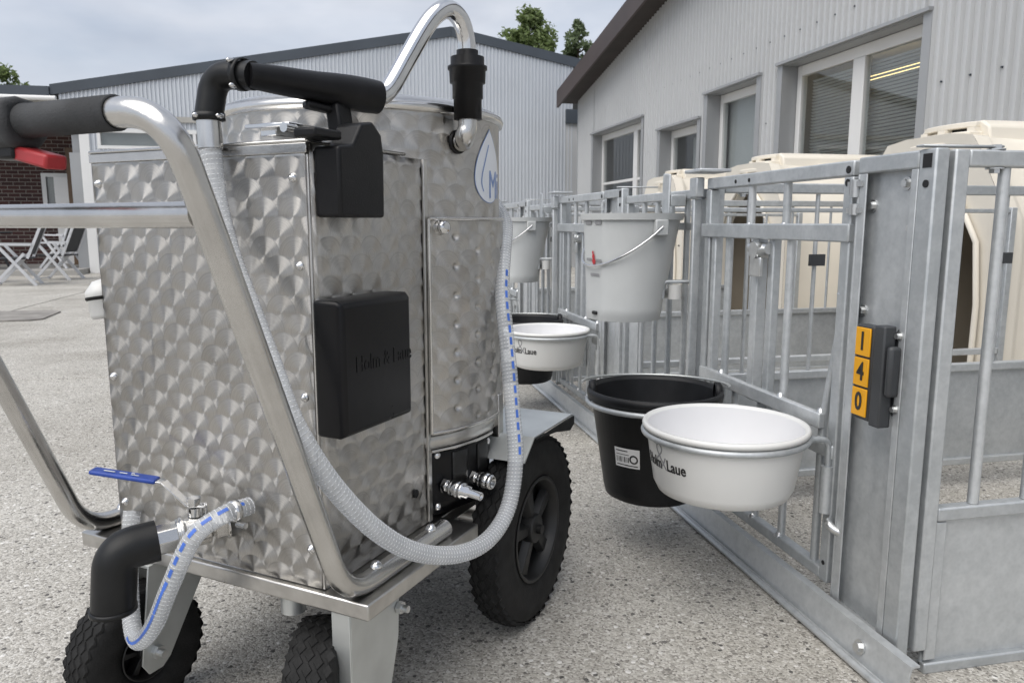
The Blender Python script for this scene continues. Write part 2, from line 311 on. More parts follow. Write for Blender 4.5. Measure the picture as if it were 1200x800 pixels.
def rounded(pts, rad, n=8):
    """Polyline with its corners rounded."""
    P = [Vector(p) for p in pts]; out = [P[0]]
    for i in range(1, len(P) - 1):
        a, b, c = P[i - 1], P[i], P[i + 1]; r = rad[i - 1] if isinstance(rad, (list, tuple)) else rad
        d1 = (a - b); d2 = (c - b); l = min(r, d1.length * 0.49, d2.length * 0.49)
        p1 = b + d1.normalized() * l; p2 = b + d2.normalized() * l
        for k in range(n + 1):
            t = k / n; out.append(p1 * (1 - t) ** 2 + b * 2 * t * (1 - t) + p2 * t * t)
    out.append(P[-1]); return out
def spline(pts, n=10):
    P = [Vector(p) for p in pts]; P = [P[0] * 2 - P[1]] + P + [P[-1] * 2 - P[-2]]; out = []
    for i in range(1, len(P) - 2):
        a, b, c, d = P[i - 1:i + 3]
        for k in range(n):
            t = k / n
            out.append(0.5 * ((2 * b) + (c - a) * t + (2 * a - 5 * b + 4 * c - d) * t * t + (3 * b - a - 3 * c + d) * t ** 3))
    out.append(P[-2]); return out
def thing(name, label, cat, loc=(0, 0, 0), rz=0.0, group=None):
    o = bpy.data.objects.new(name, None); col.objects.link(o); o.location = loc; o.rotation_euler = (0, 0, rz); o.empty_display_size = 0.1
    tag(o, label, cat, group); return o
def tag(o, label, cat, group=None):
    o['label'] = label; o['category'] = cat
    if group: o['group'] = group
    return o
def copy_tree(o, parent=None):
    c = o.copy(); col.objects.link(c); c.parent = parent
    for ch in [x for x in bpy.data.objects if x.parent == o]: copy_tree(ch, c)
    return c
def sheet(name, fn, s0, s1, t0, t1, ns, nt_, mt, parent, thick=0.0, smooth=True, out=1):
    """Sheet of metal given by fn(s,t); its UVs are metres along the sheet."""
    vs = []; uvs = []
    for j in range(nt_ + 1):
        for i in range(ns + 1):
            s_ = s0 + (s1 - s0) * i / ns; t_ = t0 + (t1 - t0) * j / nt_; vs.append(fn(s_, t_)); uvs.append((s_, t_))
    fs = [(j * (ns + 1) + i, j * (ns + 1) + i + 1, (j + 1) * (ns + 1) + i + 1, (j + 1) * (ns + 1) + i) for j in range(nt_) for i in range(ns)]
    me = bpy.data.meshes.new(name); me.from_pydata(vs, [], fs); u = me.uv_layers.new(name='UVMap')
    for lp in me.loops: u.data[lp.index].uv = uvs[lp.vertex_index]
    me.polygons.foreach_set('use_smooth', [smooth] * len(fs)); me.materials.append(M[mt])
    o = bpy.data.objects.new(name, me); col.objects.link(o); o.parent = parent
    if thick:
        md = o.modifiers.new('solid', 'SOLIDIFY'); md.thickness = thick; md.offset = -out
    return o
def text_mesh(txt, size, extrude=0.0, shear=0.0, sx=1.0, bold=0.0):
    c = bpy.data.curves.new('lettering', 'FONT'); c.body = txt; c.size = size; c.extrude = extrude; c.shear = shear; c.align_x = 'CENTER'; c.align_y = 'CENTER'; c.resolution_u = 3; c.offset = bold
    o = bpy.data.objects.new('lettering', c); col.objects.link(o); dg = bpy.context.evaluated_depsgraph_get()
    me = bpy.data.meshes.new_from_object(o.evaluated_get(dg)); bpy.data.objects.remove(o)
    vs = [(v.co.x * sx, v.co.y, v.co.z) for v in me.vertices]; fs = [tuple(p.vertices) for p in me.polygons]; return vs, fs
def lettering(name, txt, size, fn, mt, parent, extrude=0.0006, **k):
    vs, fs = text_mesh(txt, size, extrude, **k); return MB().add([fn(*v) for v in vs], fs).build(name, mt, parent)

# ================================================================== GROUND
g0 = MB().box((-300, -300, -0.5), (300, 400, -0.028)).build('ground', 'aggregate'); g0['kind'] = 'structure'
slab_mesh = None
Y_J, X_J, SZ, GAP = 5.375, 1.14, 5.0, 0.024
for iy in range(-2, 3):
    for ix in range(-2, 3):
        if slab_mesh is None:
            o = MB().box((GAP / 2, GAP / 2, -0.03), (SZ - GAP / 2, SZ - GAP / 2, 0.0)).build('concrete_slab', 'aggregate', g0, bevel=0.006); slab_mesh = o.data
        else:
            o = bpy.data.objects.new('concrete_slab', slab_mesh); col.objects.link(o); o.parent = g0
            md = o.modifiers.new('bevel', 'BEVEL'); md.width = 0.006; md.segments = 2
        o.location = (X_J + ix * SZ, Y_J + iy * SZ, 0)

# ================================================================== BUILDINGS
def corrugated(pieces, along, off, period, depth, sgn):
    """Trapezoidal sheeting. pieces: (a0, a1, zb(a), zt(a)); along 0 = runs in X at Y=off, 1 = runs in Y at X=off; ribs stick out by depth*sgn."""
    mb = MB(); P = [(0.0, 0), (0.30, 0), (0.42, 1), (0.68, 1), (0.80, 0)]
    for a0, a1, zb, zt in pieces:
        pts = [(a0, 0)]; k = math.floor(a0 / period)
        while k * period < a1:
            for fr_, h in P:
                a = (k + fr_) * period
                if a0 + 1e-4 < a < a1 - 1e-4: pts.append((a, h))
            k += 1
        pts.append((a1, 0)); vs = []
        for a, h in pts:
            d = off + sgn * depth * h
            for z in (zb(a), zt(a)): vs.append((a, d, z) if along == 0 else (d, a, z))
        mb.add(vs, [(2 * i, 2 * i + 2, 2 * i + 3, 2 * i + 1) for i in range(len(pts) - 1)])
    return mb
C_ = lambda z: (lambda a: z)
# ---- far barn: gable wall in the plane Y = 17
BY = 17.0
barn = thing('corrugated_barn', 'pale blue-grey corrugated barn with dark slate roof trim, behind the steel cart', 'barn', (0, 0, 0))
RX, RZ, SL = 2.27, 5.12, 0.186
gz_ = lambda x: RZ - SL * abs(x - RX)
wallp = [(-5.49, -5.15, C_(2.95), lambda x: gz_(x) - 0.10), (-5.15, -4.85, C_(0), lambda x: gz_(x) - 0.10), (-4.85, -1.2, C_(0), C_(2.48)), (-4.85, -1.2, C_(2.88), lambda x: gz_(x) - 0.10),
         (-1.2, RX, C_(0), lambda x: gz_(x) - 0.10), (RX, 5.0, C_(0), lambda x: gz_(x) - 0.10)]
corrugated(wallp, 0, BY, 0.0785, 0.028, -1).build('wall_cladding', 'clad_blue', barn)
MB().box((-5.4, BY + 0.04, 0), (5.0, BY + 0.2, 2.40)).prism([(-5.4, 2.4), (5.0, 2.4), (5.0, 4.4), (RX, 4.85), (-5.4, 3.45)], 1, BY + 0.25, BY + 0.4).build('inner_wall', 'flashing', barn)
tr_ = MB()
tr_.prism([(-5.62, gz_(-5.62) - 0.17), (RX, RZ - 0.17), (RX, RZ + 0.03), (-5.62, gz_(-5.62) + 0.03)], 1, BY - 0.06, BY + 0.06)
tr_.build('roof_trim', 'slate_trim', barn)
MB().prism([(RX + 0.003, RZ - 0.17), (7.5, gz_(7.5) - 0.17), (7.5, gz_(7.5) + 0.03), (RX + 0.003, RZ + 0.03)], 1, BY - 0.06, BY + 0.06).build('roof_trim', 'slate_trim', barn)
MB().prism([(-5.62, gz_(-5.62) - 0.12), (RX, RZ - 0.12), (7.5, gz_(7.5) - 0.12), (7.5, gz_(7.5) + 0.01), (RX, RZ + 0.01), (-5.62, gz_(-5.62) + 0.01)], 1, BY + 0.065, BY + 14).build('roof', 'roof_sheet', barn)
MB().box((-11, BY - 0.10, 3.45), (-5.625, BY + 0.05, 3.64)).build('fascia', 'slate_trim', barn)
MB().box((-11, BY + 0.052, 3.60), (-5.625, BY + 9, 3.66)).build('porch_roof', 'roof_sheet', barn)
MB().cyl((-11, BY - 0.13, 3.41), (-5.50, BY - 0.13, 3.41), 0.05, 10).build('gutter', 'white_frame', barn)
MB().box((-11, BY - 0.04, 3.16), (-5.495, BY + 0.10, 3.40)).build('board', 'beige_board', barn)
MB().box((-11, BY + 0.11, 3.17), (-5.5, BY + 2.0, 3.22)).build('porch_ceiling', 'beige_board', barn)
MB().box((-5.17, BY - 0.06, 0), (-4.985, BY + 0.12, 3.155)).build('corner_post', 'white_frame', barn, bevel=0.006)
win = MB().box((-4.85, BY - 0.03, 2.48), (-1.2, BY + 0.08, 2.545)).box((-4.85, BY - 0.03, 2.80), (-1.2, BY + 0.08, 2.88))
for x in (-4.85, -3.05, -1.26): win.box((x, BY - 0.028, 2.547), (x + 0.06, BY + 0.078, 2.798))
wf = win.build('window', 'white_frame', barn)
MB().box((-4.78, BY + 0.02, 2.55), (-3.06, BY + 0.03, 2.797)).build('pane', 'glass', wf); MB().box((-2.98, BY + 0.02, 2.55), (-1.27, BY + 0.03, 2.797)).build('pane', 'glass', wf)
MB().box((-4.9, BY + 0.095, 2.42), (-1.1, BY + 0.11, 2.9)).build('window_backing', 'room', wf)
MB().box((-4.6, BY - 0.07, 3.02), (-1.0, BY - 0.025, 3.13)).build('sliding_door_track', 'beige_board', barn)
# porch: brick wall behind, window, white door leaf
MB().box((-12, 19.0, 0), (-4.98, 19.25, 3.16)).build('brick_wall', 'brick', barn)
pw = MB()
for a, bb in (((-6.60, 1.02), (-6.51, 2.10)), ((-5.60, 1.02), (-5.52, 2.10)), ((-6.51, 2.02), (-5.60, 2.10)), ((-6.51, 1.02), (-5.60, 1.10))): pw.box((a[0], 18.90, a[1]), (bb[0], 18.998, bb[1]))
pwo = pw.build('window', 'white_frame', barn)
MB().box((-6.50, 18.95, 1.10), (-5.61, 18.965, 2.02)).build('pane', 'glass', pwo)
MB().box((-6.51, 18.975, 1.10), (-5.60, 18.995, 2.02)).build('window_backing', 'room', pwo)
MB().box((-6.22, 18.5, 0.12), (-5.90, 18.58, 2.0)).build('door_leaf', 'white_frame', barn, bevel=0.01)
MB().box((-5.88, 18.3, 0.12), (-5.70, 18.6, 2.6)).build('wooden_door_post', 'wood_door', barn)
ps = MB().box((-12, 16.35, -0.02), (-5.2, 18.99, 0.11)).build('patio', 'patio', bevel=0.01); ps['kind'] = 'structure'
# low link between the two buildings
MB().box((4.83, BY - 0.10, 3.22), (5.6, BY + 0.6, 3.52)).build('link_fascia', 'slate_trim', barn)
MB().box((4.85, BY - 0.02, 0), (5.6, BY + 0.5, 3.215)).build('link_wall', 'clad_grey', barn)

# ---- building on the right: wall in the plane X = 4.8, gable rising toward the camera
BX = 4.8
bld = thing('corrugated_workshop', 'light grey corrugated workshop with brown gable edge and white windows', 'building')
rz_ = lambda y: 3.56 + 0.172 * (15.8 - y) if y > 3 else 3.56 + 0.172 * 12.8 - 0.172 * (3 - y)
wins = [(5.84, 7.98, 0.75, 2.735), (8.53, 9.80, 0.75, 2.71), (10.09, 11.39, 0.75, 2.425), (12.19, 14.74, 1.0, 2.725)]
top = lambda y: rz_(y) - 0.03
pcs = []; y = -4.0
for y0, y1, zb, zt in wins:
    pcs.append((y, y0, C_(0), top)); pcs.append((y0, y1, C_(0), C_(zb))); pcs.append((y0, y1, C_(zt), top)); y = y1
pcs.append((y, 15.8, C_(0), top))
fixed = []
for p in pcs:
    if p[0] < 3 < p[1]: fixed += [(p[0], 3.0, p[2], p[3]), (3.0, p[1], p[2], p[3])]
    else: fixed.append(p)
corrugated(fixed, 1, BX, 0.10, 0.032, -1).build('wall_cladding', 'clad_grey', bld)
sc = MB()   # fixing screws of the sheets
for zz, ph in ((2.15, 0.0), (3.05, 0.3)):
    k = 0; yy = 2.0
    while yy < 12:
        z = zz + 0.0
        if not any(a - 0.15 < yy < b_ + 0.15 and z < t_ for a, b_, _, t_ in wins): sc.cyl((BX - 0.014, yy, z), (BX - 0.002, yy, z), 0.0085, 6)
        k += 1; yy = 2.0 + k * 0.30 + 0.015
sc.build('sheet_screws', 'slate_trim', bld, kind='stuff')
MB().box((BX + 0.22, 2, 0), (BX + 0.3, 15.7, 0.9)).build('inner_wall', 'room', bld)
MB().box((BX + 2.6, 2, 0), (BX + 2.7, 15.7, 3.4)).build('room_wall', 'room', bld); MB().box((BX + 0.3, 2, 2.9), (BX + 2.6, 15.7, 2.95)).build('room_ceiling', 'white_frame', bld)
for y in (2.0, 8.2, 11.8, 15.65): MB().box((BX + 0.24, y, 0), (BX + 2.6, y + 0.05, 2.9)).build('partition', 'room', bld)
for i, (y0, y1, zb, zt) in enumerate(wins):
    dp = 0.24; fr2 = MB()
    fr2.box((BX - 0.038, y0 - 0.10, zb - 0.02), (BX - 0.033, y0, zt)).box((BX - 0.038, y1, zb - 0.02), (BX - 0.033, y1 + 0.10, zt)).box((BX - 0.075, y0 - 0.10, zt), (BX - 0.02, y1 + 0.10, zt + 0.03))
    fr2.box((BX - 0.032, y0 - 0.01, zb), (BX + dp, y0, zt)).box((BX - 0.032, y1, zb), (BX + dp, y1 + 0.01, zt)).box((BX - 0.02, y0, zt - 0.01), (BX + dp, y1, zt)).box((BX - 0.06, y0, zb - 0.02), (BX + dp, y1, zb))
    wo_ = fr2.build('window', 'flashing', bld)
    X0, X1 = BX + dp - 0.09, BX + dp - 0.01; wf = MB(); fw = 0.085; zt2 = zt - 0.012
    wf.box((X0, y0 + 0.005, zb), (X1, y0 + fw, zt2)).box((X0, y1 - fw, zb), (X1, y1 - 0.005, zt2)).box((X0 + 0.002, y0 + fw, zt2 - fw - 0.03), (X1 - 0.002, y1 - fw, zt2)).box((X0 + 0.002, y0 + fw, zb), (X1 - 0.002, y1 - fw, zb + fw))
    if i in (0, 3): ym = (y0 + y1) / 2 if i == 0 else y0 + 0.72; wf.box((X0 - 0.004, ym - 0.09, zb + fw), (X1 - 0.004, ym + 0.09, zt2 - fw - 0.03))
    if i == 3: wf.box((X0 + 0.02, y0 + fw, 1.75), (X1 - 0.02, y0 + 0.63, 1.80)).box((X0 + 0.02, y0 + 0.81, 1.75), (X1 - 0.02, y1 - fw, 1.80))
    wf.build('frame', 'white_frame', wo_, bevel=0.008)
    MB().box((X0 + 0.03, y0 + fw - 0.01, zb + fw - 0.01), (X0 + 0.042, y1 - fw + 0.01, zt2 - fw - 0.02)).build('pane', 'glass', wo_)
    if i == 0:
        bl = MB(); z = zb + 0.1
        while z < zt - 0.16: bl.bar((X1 + 0.05, y0 + 0.12, z), (X1 + 0.05, y1 - 0.12, z), 0.030, 0.0015, up=(0.62, 0, 0.78)); z += 0.034
        bl.build('blind', 'blind', wo_)
    if i == 1:
        MB().box((X1 + 0.06, y0 + 0.4, zb), (X1 + 0.075, y1 - 0.02, zt - 0.1)).build('curtain', 'blind', wo_)
    if i == 2:
        MB().box((X1 + 0.25, y0 + 0.55, zb), (X1 + 0.30, y1 - 0.1, zt2 - 0.1)).build('door_leaf', 'white_frame', wo_)
MB().cyl((BX + 1.0, 5.6, 2.62), (BX + 1.0, 8.1, 2.62), 0.035, 8).build('lamp_tube', 'lamp_tube', bld)
def rafter(zo0, zo1, x0, x1, nm, mt):
    for ya, yb in ((16.0, 3.002), (2.998, -8.0)):
        MB().prism([(ya, rz_(ya) + zo0), (yb, rz_(yb) + zo0), (yb, rz_(yb) + zo1), (ya, rz_(ya) + zo1)], 0, x0, x1).build(nm, mt, bld)
rafter(-0.12, 0.22, BX - 0.44, BX - 0.40, 'gable_fascia', 'brown_trim')
rafter(-0.03, 0.02, BX - 0.40, BX + 0.1, 'soffit', 'soffit')
rafter(0.024, 0.18, BX - 0.395, BX + 9, 'roof', 'roof_sheet')
MB().box((BX + 0.03, 15.72, 0), (BX + 9, 15.80, 3.5)).build('end_wall', 'clad_grey', bld)
MB().box((BX - 0.03, 15.77, 0), (BX + 0.03, 15.83, 3.53)).build('corner_trim', 'flashing', bld)

# ================================================================== TREES beyond the barn
def tree(label, loc, h, cr_, nleaf, mt, seed, lsize=0.095, lean=0.0):
    rnd = random.Random(seed); t = thing('broadleaf_tree', label, 'tree', loc, 0, 'trees beyond the barn')
    tm = MB(); tm.tube(spline([(0, 0, 0), (0.1, 0.05, h * 0.3), (lean * 0.5, 0, h * 0.6), (lean, 0, h * 0.93)], 5), [0.22 - 0.19 * i / 15 for i in range(16)], 8)
    tips = []
    for i in range(26):
        z = h * rnd.uniform(0.35, 0.9); a = rnd.uniform(0, 2 * pi); k = (1 - abs(z / h - 0.62) * 1.5); L = cr_ * rnd.uniform(0.55, 1.0) * max(0.35, k)
        e = Vector((lean * z / h + cos(a) * L, sin(a) * L, z + L * rnd.uniform(0.35, 0.8)))
        tm.tube(spline([(lean * z / h, 0, z), ((lean * z / h + e.x) / 2, e.y / 2, z + L * 0.2), e], 3), [0.05, 0.044, 0.036, 0.028, 0.02, 0.014, 0.008], 5); tips.append(e)
    tips.append(Vector((lean, 0, h * 0.97)))
    tm.build('trunk', 'bark', t)
    cl = []
    for e in tips:
        for k in range(3): cl.append((e + Vector((rnd.gauss(0, .28), rnd.gauss(0, .28), rnd.gauss(0, .26))) * cr_ * 0.55, rnd.uniform(0.14, 0.30) * cr_))
    for k in range(130):
        f = rnd.random(); z = h * (0.45 + 0.54 * f); rad_ = cr_ * 1.15 * sqrt(max(0.02, 1 - (2 * f - 0.75) ** 2 / 1.7)) * (1.0 - 0.35 * f); a = rnd.uniform(0, 2 * pi); q_ = rad_ * sqrt(rnd.random())
        cl.append((Vector((lean * z / h + q_ * cos(a), q_ * sin(a), z)), rnd.uniform(0.12, 0.26) * cr_))
    lm = MB()
    for i in range(nleaf):
        c, r = cl[rnd.randrange(len(cl))]
        d = Vector((rnd.gauss(0, 1), rnd.gauss(0, 1), rnd.gauss(0, 1))).normalized(); p = c + d * r * rnd.random() ** 0.45
        x = Vector((rnd.gauss(0, 1), rnd.gauss(0, 1), rnd.gauss(0, 0.7))).normalized(); y = x.cross(d).normalized(); s_ = lsize * rnd.uniform(0.6, 1.3)
        lm.add([p - x * s_, p + y * s_ * 0.45, p + x * s_, p - y * s_ * 0.45], [(0, 1, 2, 3)])
    lm.build('crown', mt, t)
tree('broad green tree rising behind the barn roof ridge, left of the slimmer tree', (6.6, 28, 0), 8.75, 1.05, 12000, 'leaf_a', 3)
tree('slim dark green tree behind the barn, tucked beside the brown gable edge', (8.55, 28.4, 0), 8.45, 0.72, 8000, 'leaf_b', 5, 0.085)
tree('small green treetop showing over the dark porch roof at far left', (-10.75, 28, 0), 6.0, 1.0, 5500, 'leaf_a', 9)

# ================================================================== PATIO CHAIRS by the porch
def chair(label, loc, rz):
    t = thing('folding_chair', label, 'chair', loc, rz, 'folding garden chairs in front of the porch')
    for s in (-0.26, 0.26):
        MB().bar((-0.30, s, 0.0), (0.20, s, 0.66), 0.03, 0.045).build('leg', 'aluminium', t); MB().bar((0.32, s * 0.9, 0.0), (-0.16, s * 0.9, 0.52), 0.03, 0.045).build('leg', 'aluminium', t)
        MB().bar((-0.28, s, 0.66), (0.27, s, 0.67), 0.05, 0.03).build('armrest', 'aluminium', t)
    MB().box((-0.25, -0.24, 0.43), (0.24, 0.24, 0.455)).build('seat', 'sling', t, bevel=0.01)
    b = MB()
    for s in (-0.235, 0.235): b.bar((-0.20, s, 0.44), (-0.50, s, 1.14), 0.03, 0.04)
    b.bar((-0.50, -0.25, 1.14), (-0.50, 0.25, 1.14), 0.03, 0.03)
    bf = b.build('back_frame', 'aluminium', t)
    MB().bar((-0.225, 0, 0.50), (-0.488, 0, 1.11), 0.44, 0.012, up=(0.9, 0, 0.4)).build('backrest', 'sling', t)
    MB().bar((0.30, -0.24, 0.03), (0.30, 0.24, 0.03), 0.02, 0.02).build('stretcher', 'aluminium', t)
chair('grey folding garden chair nearest the cart, standing in front of the others', (-5.35, 13.95, 0), radians(190))
chair('grey folding garden chair at the left edge, half cut off', (-6.35, 14.6, 0), radians(185))
chair('grey folding garden chair behind the nearest one, beside the patio edge', (-5.15, 15.2, 0), radians(172))
chair('dark-backed folding garden chair on the patio in front of the white door leaf', (-5.75, 17.2, 0.11), radians(160))
pt = thing('patio_table', 'dark garden table on the patio at the far left, behind the chairs', 'table', (-7.1, 16.9, 0.11))
MB().lathe([(0, 0.70), (0.55, 0.70), (0.57, 0.715), (0.55, 0.73), (0, 0.73)], n=24).build('table_top', 'sling', pt)
for a in range(4): MB().bar((0.5 * cos(a * pi / 2), 0.5 * sin(a * pi / 2), 0), (0.2 * cos(a * pi / 2), 0.2 * sin(a * pi / 2), 0.70), 0.035, 0.035).build('leg', 'sling', pt)
jar = MB().lathe([(0, 0), (0.10, 0), (0.13, 0.06), (0.13, 0.22), (0.09, 0.27), (0.09, 0.29), (0, 0.29)], (0, 0, 0), n=18).build('white_pot', 'white_plastic'); jar.location = (-7.05, 16.75, 0.84)
tag(jar, 'small white pot standing on the dark garden table at far left', 'pot')
mt_ = MB().prism([(-4.9, 8.66), (-3.27, 8.70), (-3.18, 8.80), (-3.24, 9.50), (-3.35, 9.62), (-4.9, 9.70)], 2, 0.002, 0.016)
mo = mt_.build('rubber_mat', 'mat_rubber'); tag(mo, 'thin greyish mat lying flat on the concrete at the left edge', 'mat')

# ================================================================== CALF HUTCHES
def hutch(label, loc):
    t = thing('calf_hutch', label, 'calf hutch', loc, 0, 'cream plastic calf hutches behind the pens')
    t.scale = (1.0, 1.0, 1.05)
    # local: x into the depth, y across, z up; outer profile (half, from floor to crown)
    prof = [(0.60, 0), (0.60, 0.84), (0.58, 0.98), (0.38, 1.31), (0.32, 1.385), (0.16, 1.405)]
    def ring(x, k, kz=1.0): return [(x, -a * k, z * kz) for a, z in prof] + [(x, a * k, z * kz) for a, z in reversed(prof)]
    secs = [ring(0.0, 1.0), ring(0.10, 1.0), ring(0.13, 0.93, .985), ring(0.42, 0.93, .985), ring(0.46, 0.96, 1.0), ring(1.30, 0.92, .97), ring(1.36, 0.85, .94)]
    n_ = len(secs[0]); sh = MB(); vs = [p for s in secs for p in s]
    sh.add(vs, [(i * n_ + k, i * n_ + k + 1, (i + 1) * n_ + k + 1, (i + 1) * n_ + k) for i in range(len(secs) - 1) for k in range(n_ - 1)])
    sh.add(secs[-1], [tuple(range(n_))])
    sh.build('shell', 'hutch_cream', t, bevel=0.02, seg=3)
    # front face with the arched opening
    op = [(0.43, 0), (0.435, 0.55), (0.40, 0.85), (0.25, 1.08), (0.10, 1.20), (0.02, 1.225)]
    o2 = [(0.012, -a, z) for a, z in op] + [(0.012, a, z) for a, z in reversed(op)]; a2 = [(0.0, -a * 0.995, z) for a, z in prof] + [(0.0, a * 0.995, z) for a, z in reversed(prof)]
    ff = MB().add(a2 + o2, [(k, k + 1, 12 + k + 1, 12 + k) for k in range(11)])
    ff.add(o2 + [(0.06, p[1] * 0.97, p[2] * 0.985) for p in o2], [(k, k + 1, 12 + k + 1, 12 + k) for k in range(11)])
    ff.build('front_face', 'hutch_cream', t)
    MB().tube([(-0.012, p[1] * 1.04, p[2] * 1.015) for p in o2], 0.016, 6).build('opening_rim', 'hutch_cream', t)
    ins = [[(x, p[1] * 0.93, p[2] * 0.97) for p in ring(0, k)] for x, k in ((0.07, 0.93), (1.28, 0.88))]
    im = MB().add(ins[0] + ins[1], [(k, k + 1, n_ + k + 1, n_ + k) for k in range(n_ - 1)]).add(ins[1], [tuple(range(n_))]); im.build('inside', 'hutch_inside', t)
    # roof ridge block with stepped louvres at its front end
    MB().prism([(-0.27, 1.36), (-0.25, 1.44), (-0.20, 1.470), (0.20, 1.470), (0.25, 1.44), (0.27, 1.36)], 0, 0.16, 1.25).build('ridge', 'hutch_cream', t, bevel=0.012)
    for k in range(3):
        z = 1.452 - k * 0.052; x0 = 0.10 - 0.055 * k; wd = 0.19 + 0.018 * k
        lv = [(x0 + 0.035 * (abs(s) ** 2), s * wd) for s in (-1, -.75, -.5, -.25, 0, .25, .5, .75, 1)]
        MB().prism(lv + [(0.24, wd), (0.24, -wd)], 2, z - 0.014, z + 0.014).build('louvre', 'hutch_cream', t, bevel=0.005)
        MB().prism([(p[0] + 0.045, p[1] * 0.93) for p in lv] + [(0.238, wd * .93), (0.238, -wd * .93)], 2, z - 0.038, z - 0.0145).build('vent_slot_shade', 'hole_dark', t)  # solid dark block between louvres, colour standing for the shade in the slot
        for s in (-1, 0, 1): MB().bar((x0 + 0.010 + 0.03 * abs(s), s * wd * 0.9, z - 0.0375), (x0 + 0.010 + 0.03 * abs(s), s * wd * 0.9, z - 0.0145), 0.05, 0.05 if s == 0 else 0.04).build('vent_web', 'hutch_cream', t)
    for y, x0 in ((-0.60, 0.60), (0.60, 0.60)):
        MB().box((x0, y * 0.945 - 0.014, 0.30), (x0 + 0.42, y * 0.945 + 0.014, 0.78)).build('side_panel', 'hutch_cream', t, bevel=0.02)
    for zz in (0.35, 0.75):
        MB().cyl((-0.008, -0.52, zz), (0.01, -0.52, zz), 0.007, 8).build('rivet', 'hole_dark', t)
hutch('cream plastic calf hutch at the right edge, its arched doorway partly behind the numbered post', (3.15, 3.76, 0))
hutch('cream plastic calf hutch seen through the nearest pen gate, doorway at the gate\'s left end', (3.15, 5.72, 0))
hutch('cream plastic calf hutch farthest away, glimpsed between bars behind the grey bucket', (3.15, 7.5, 0))

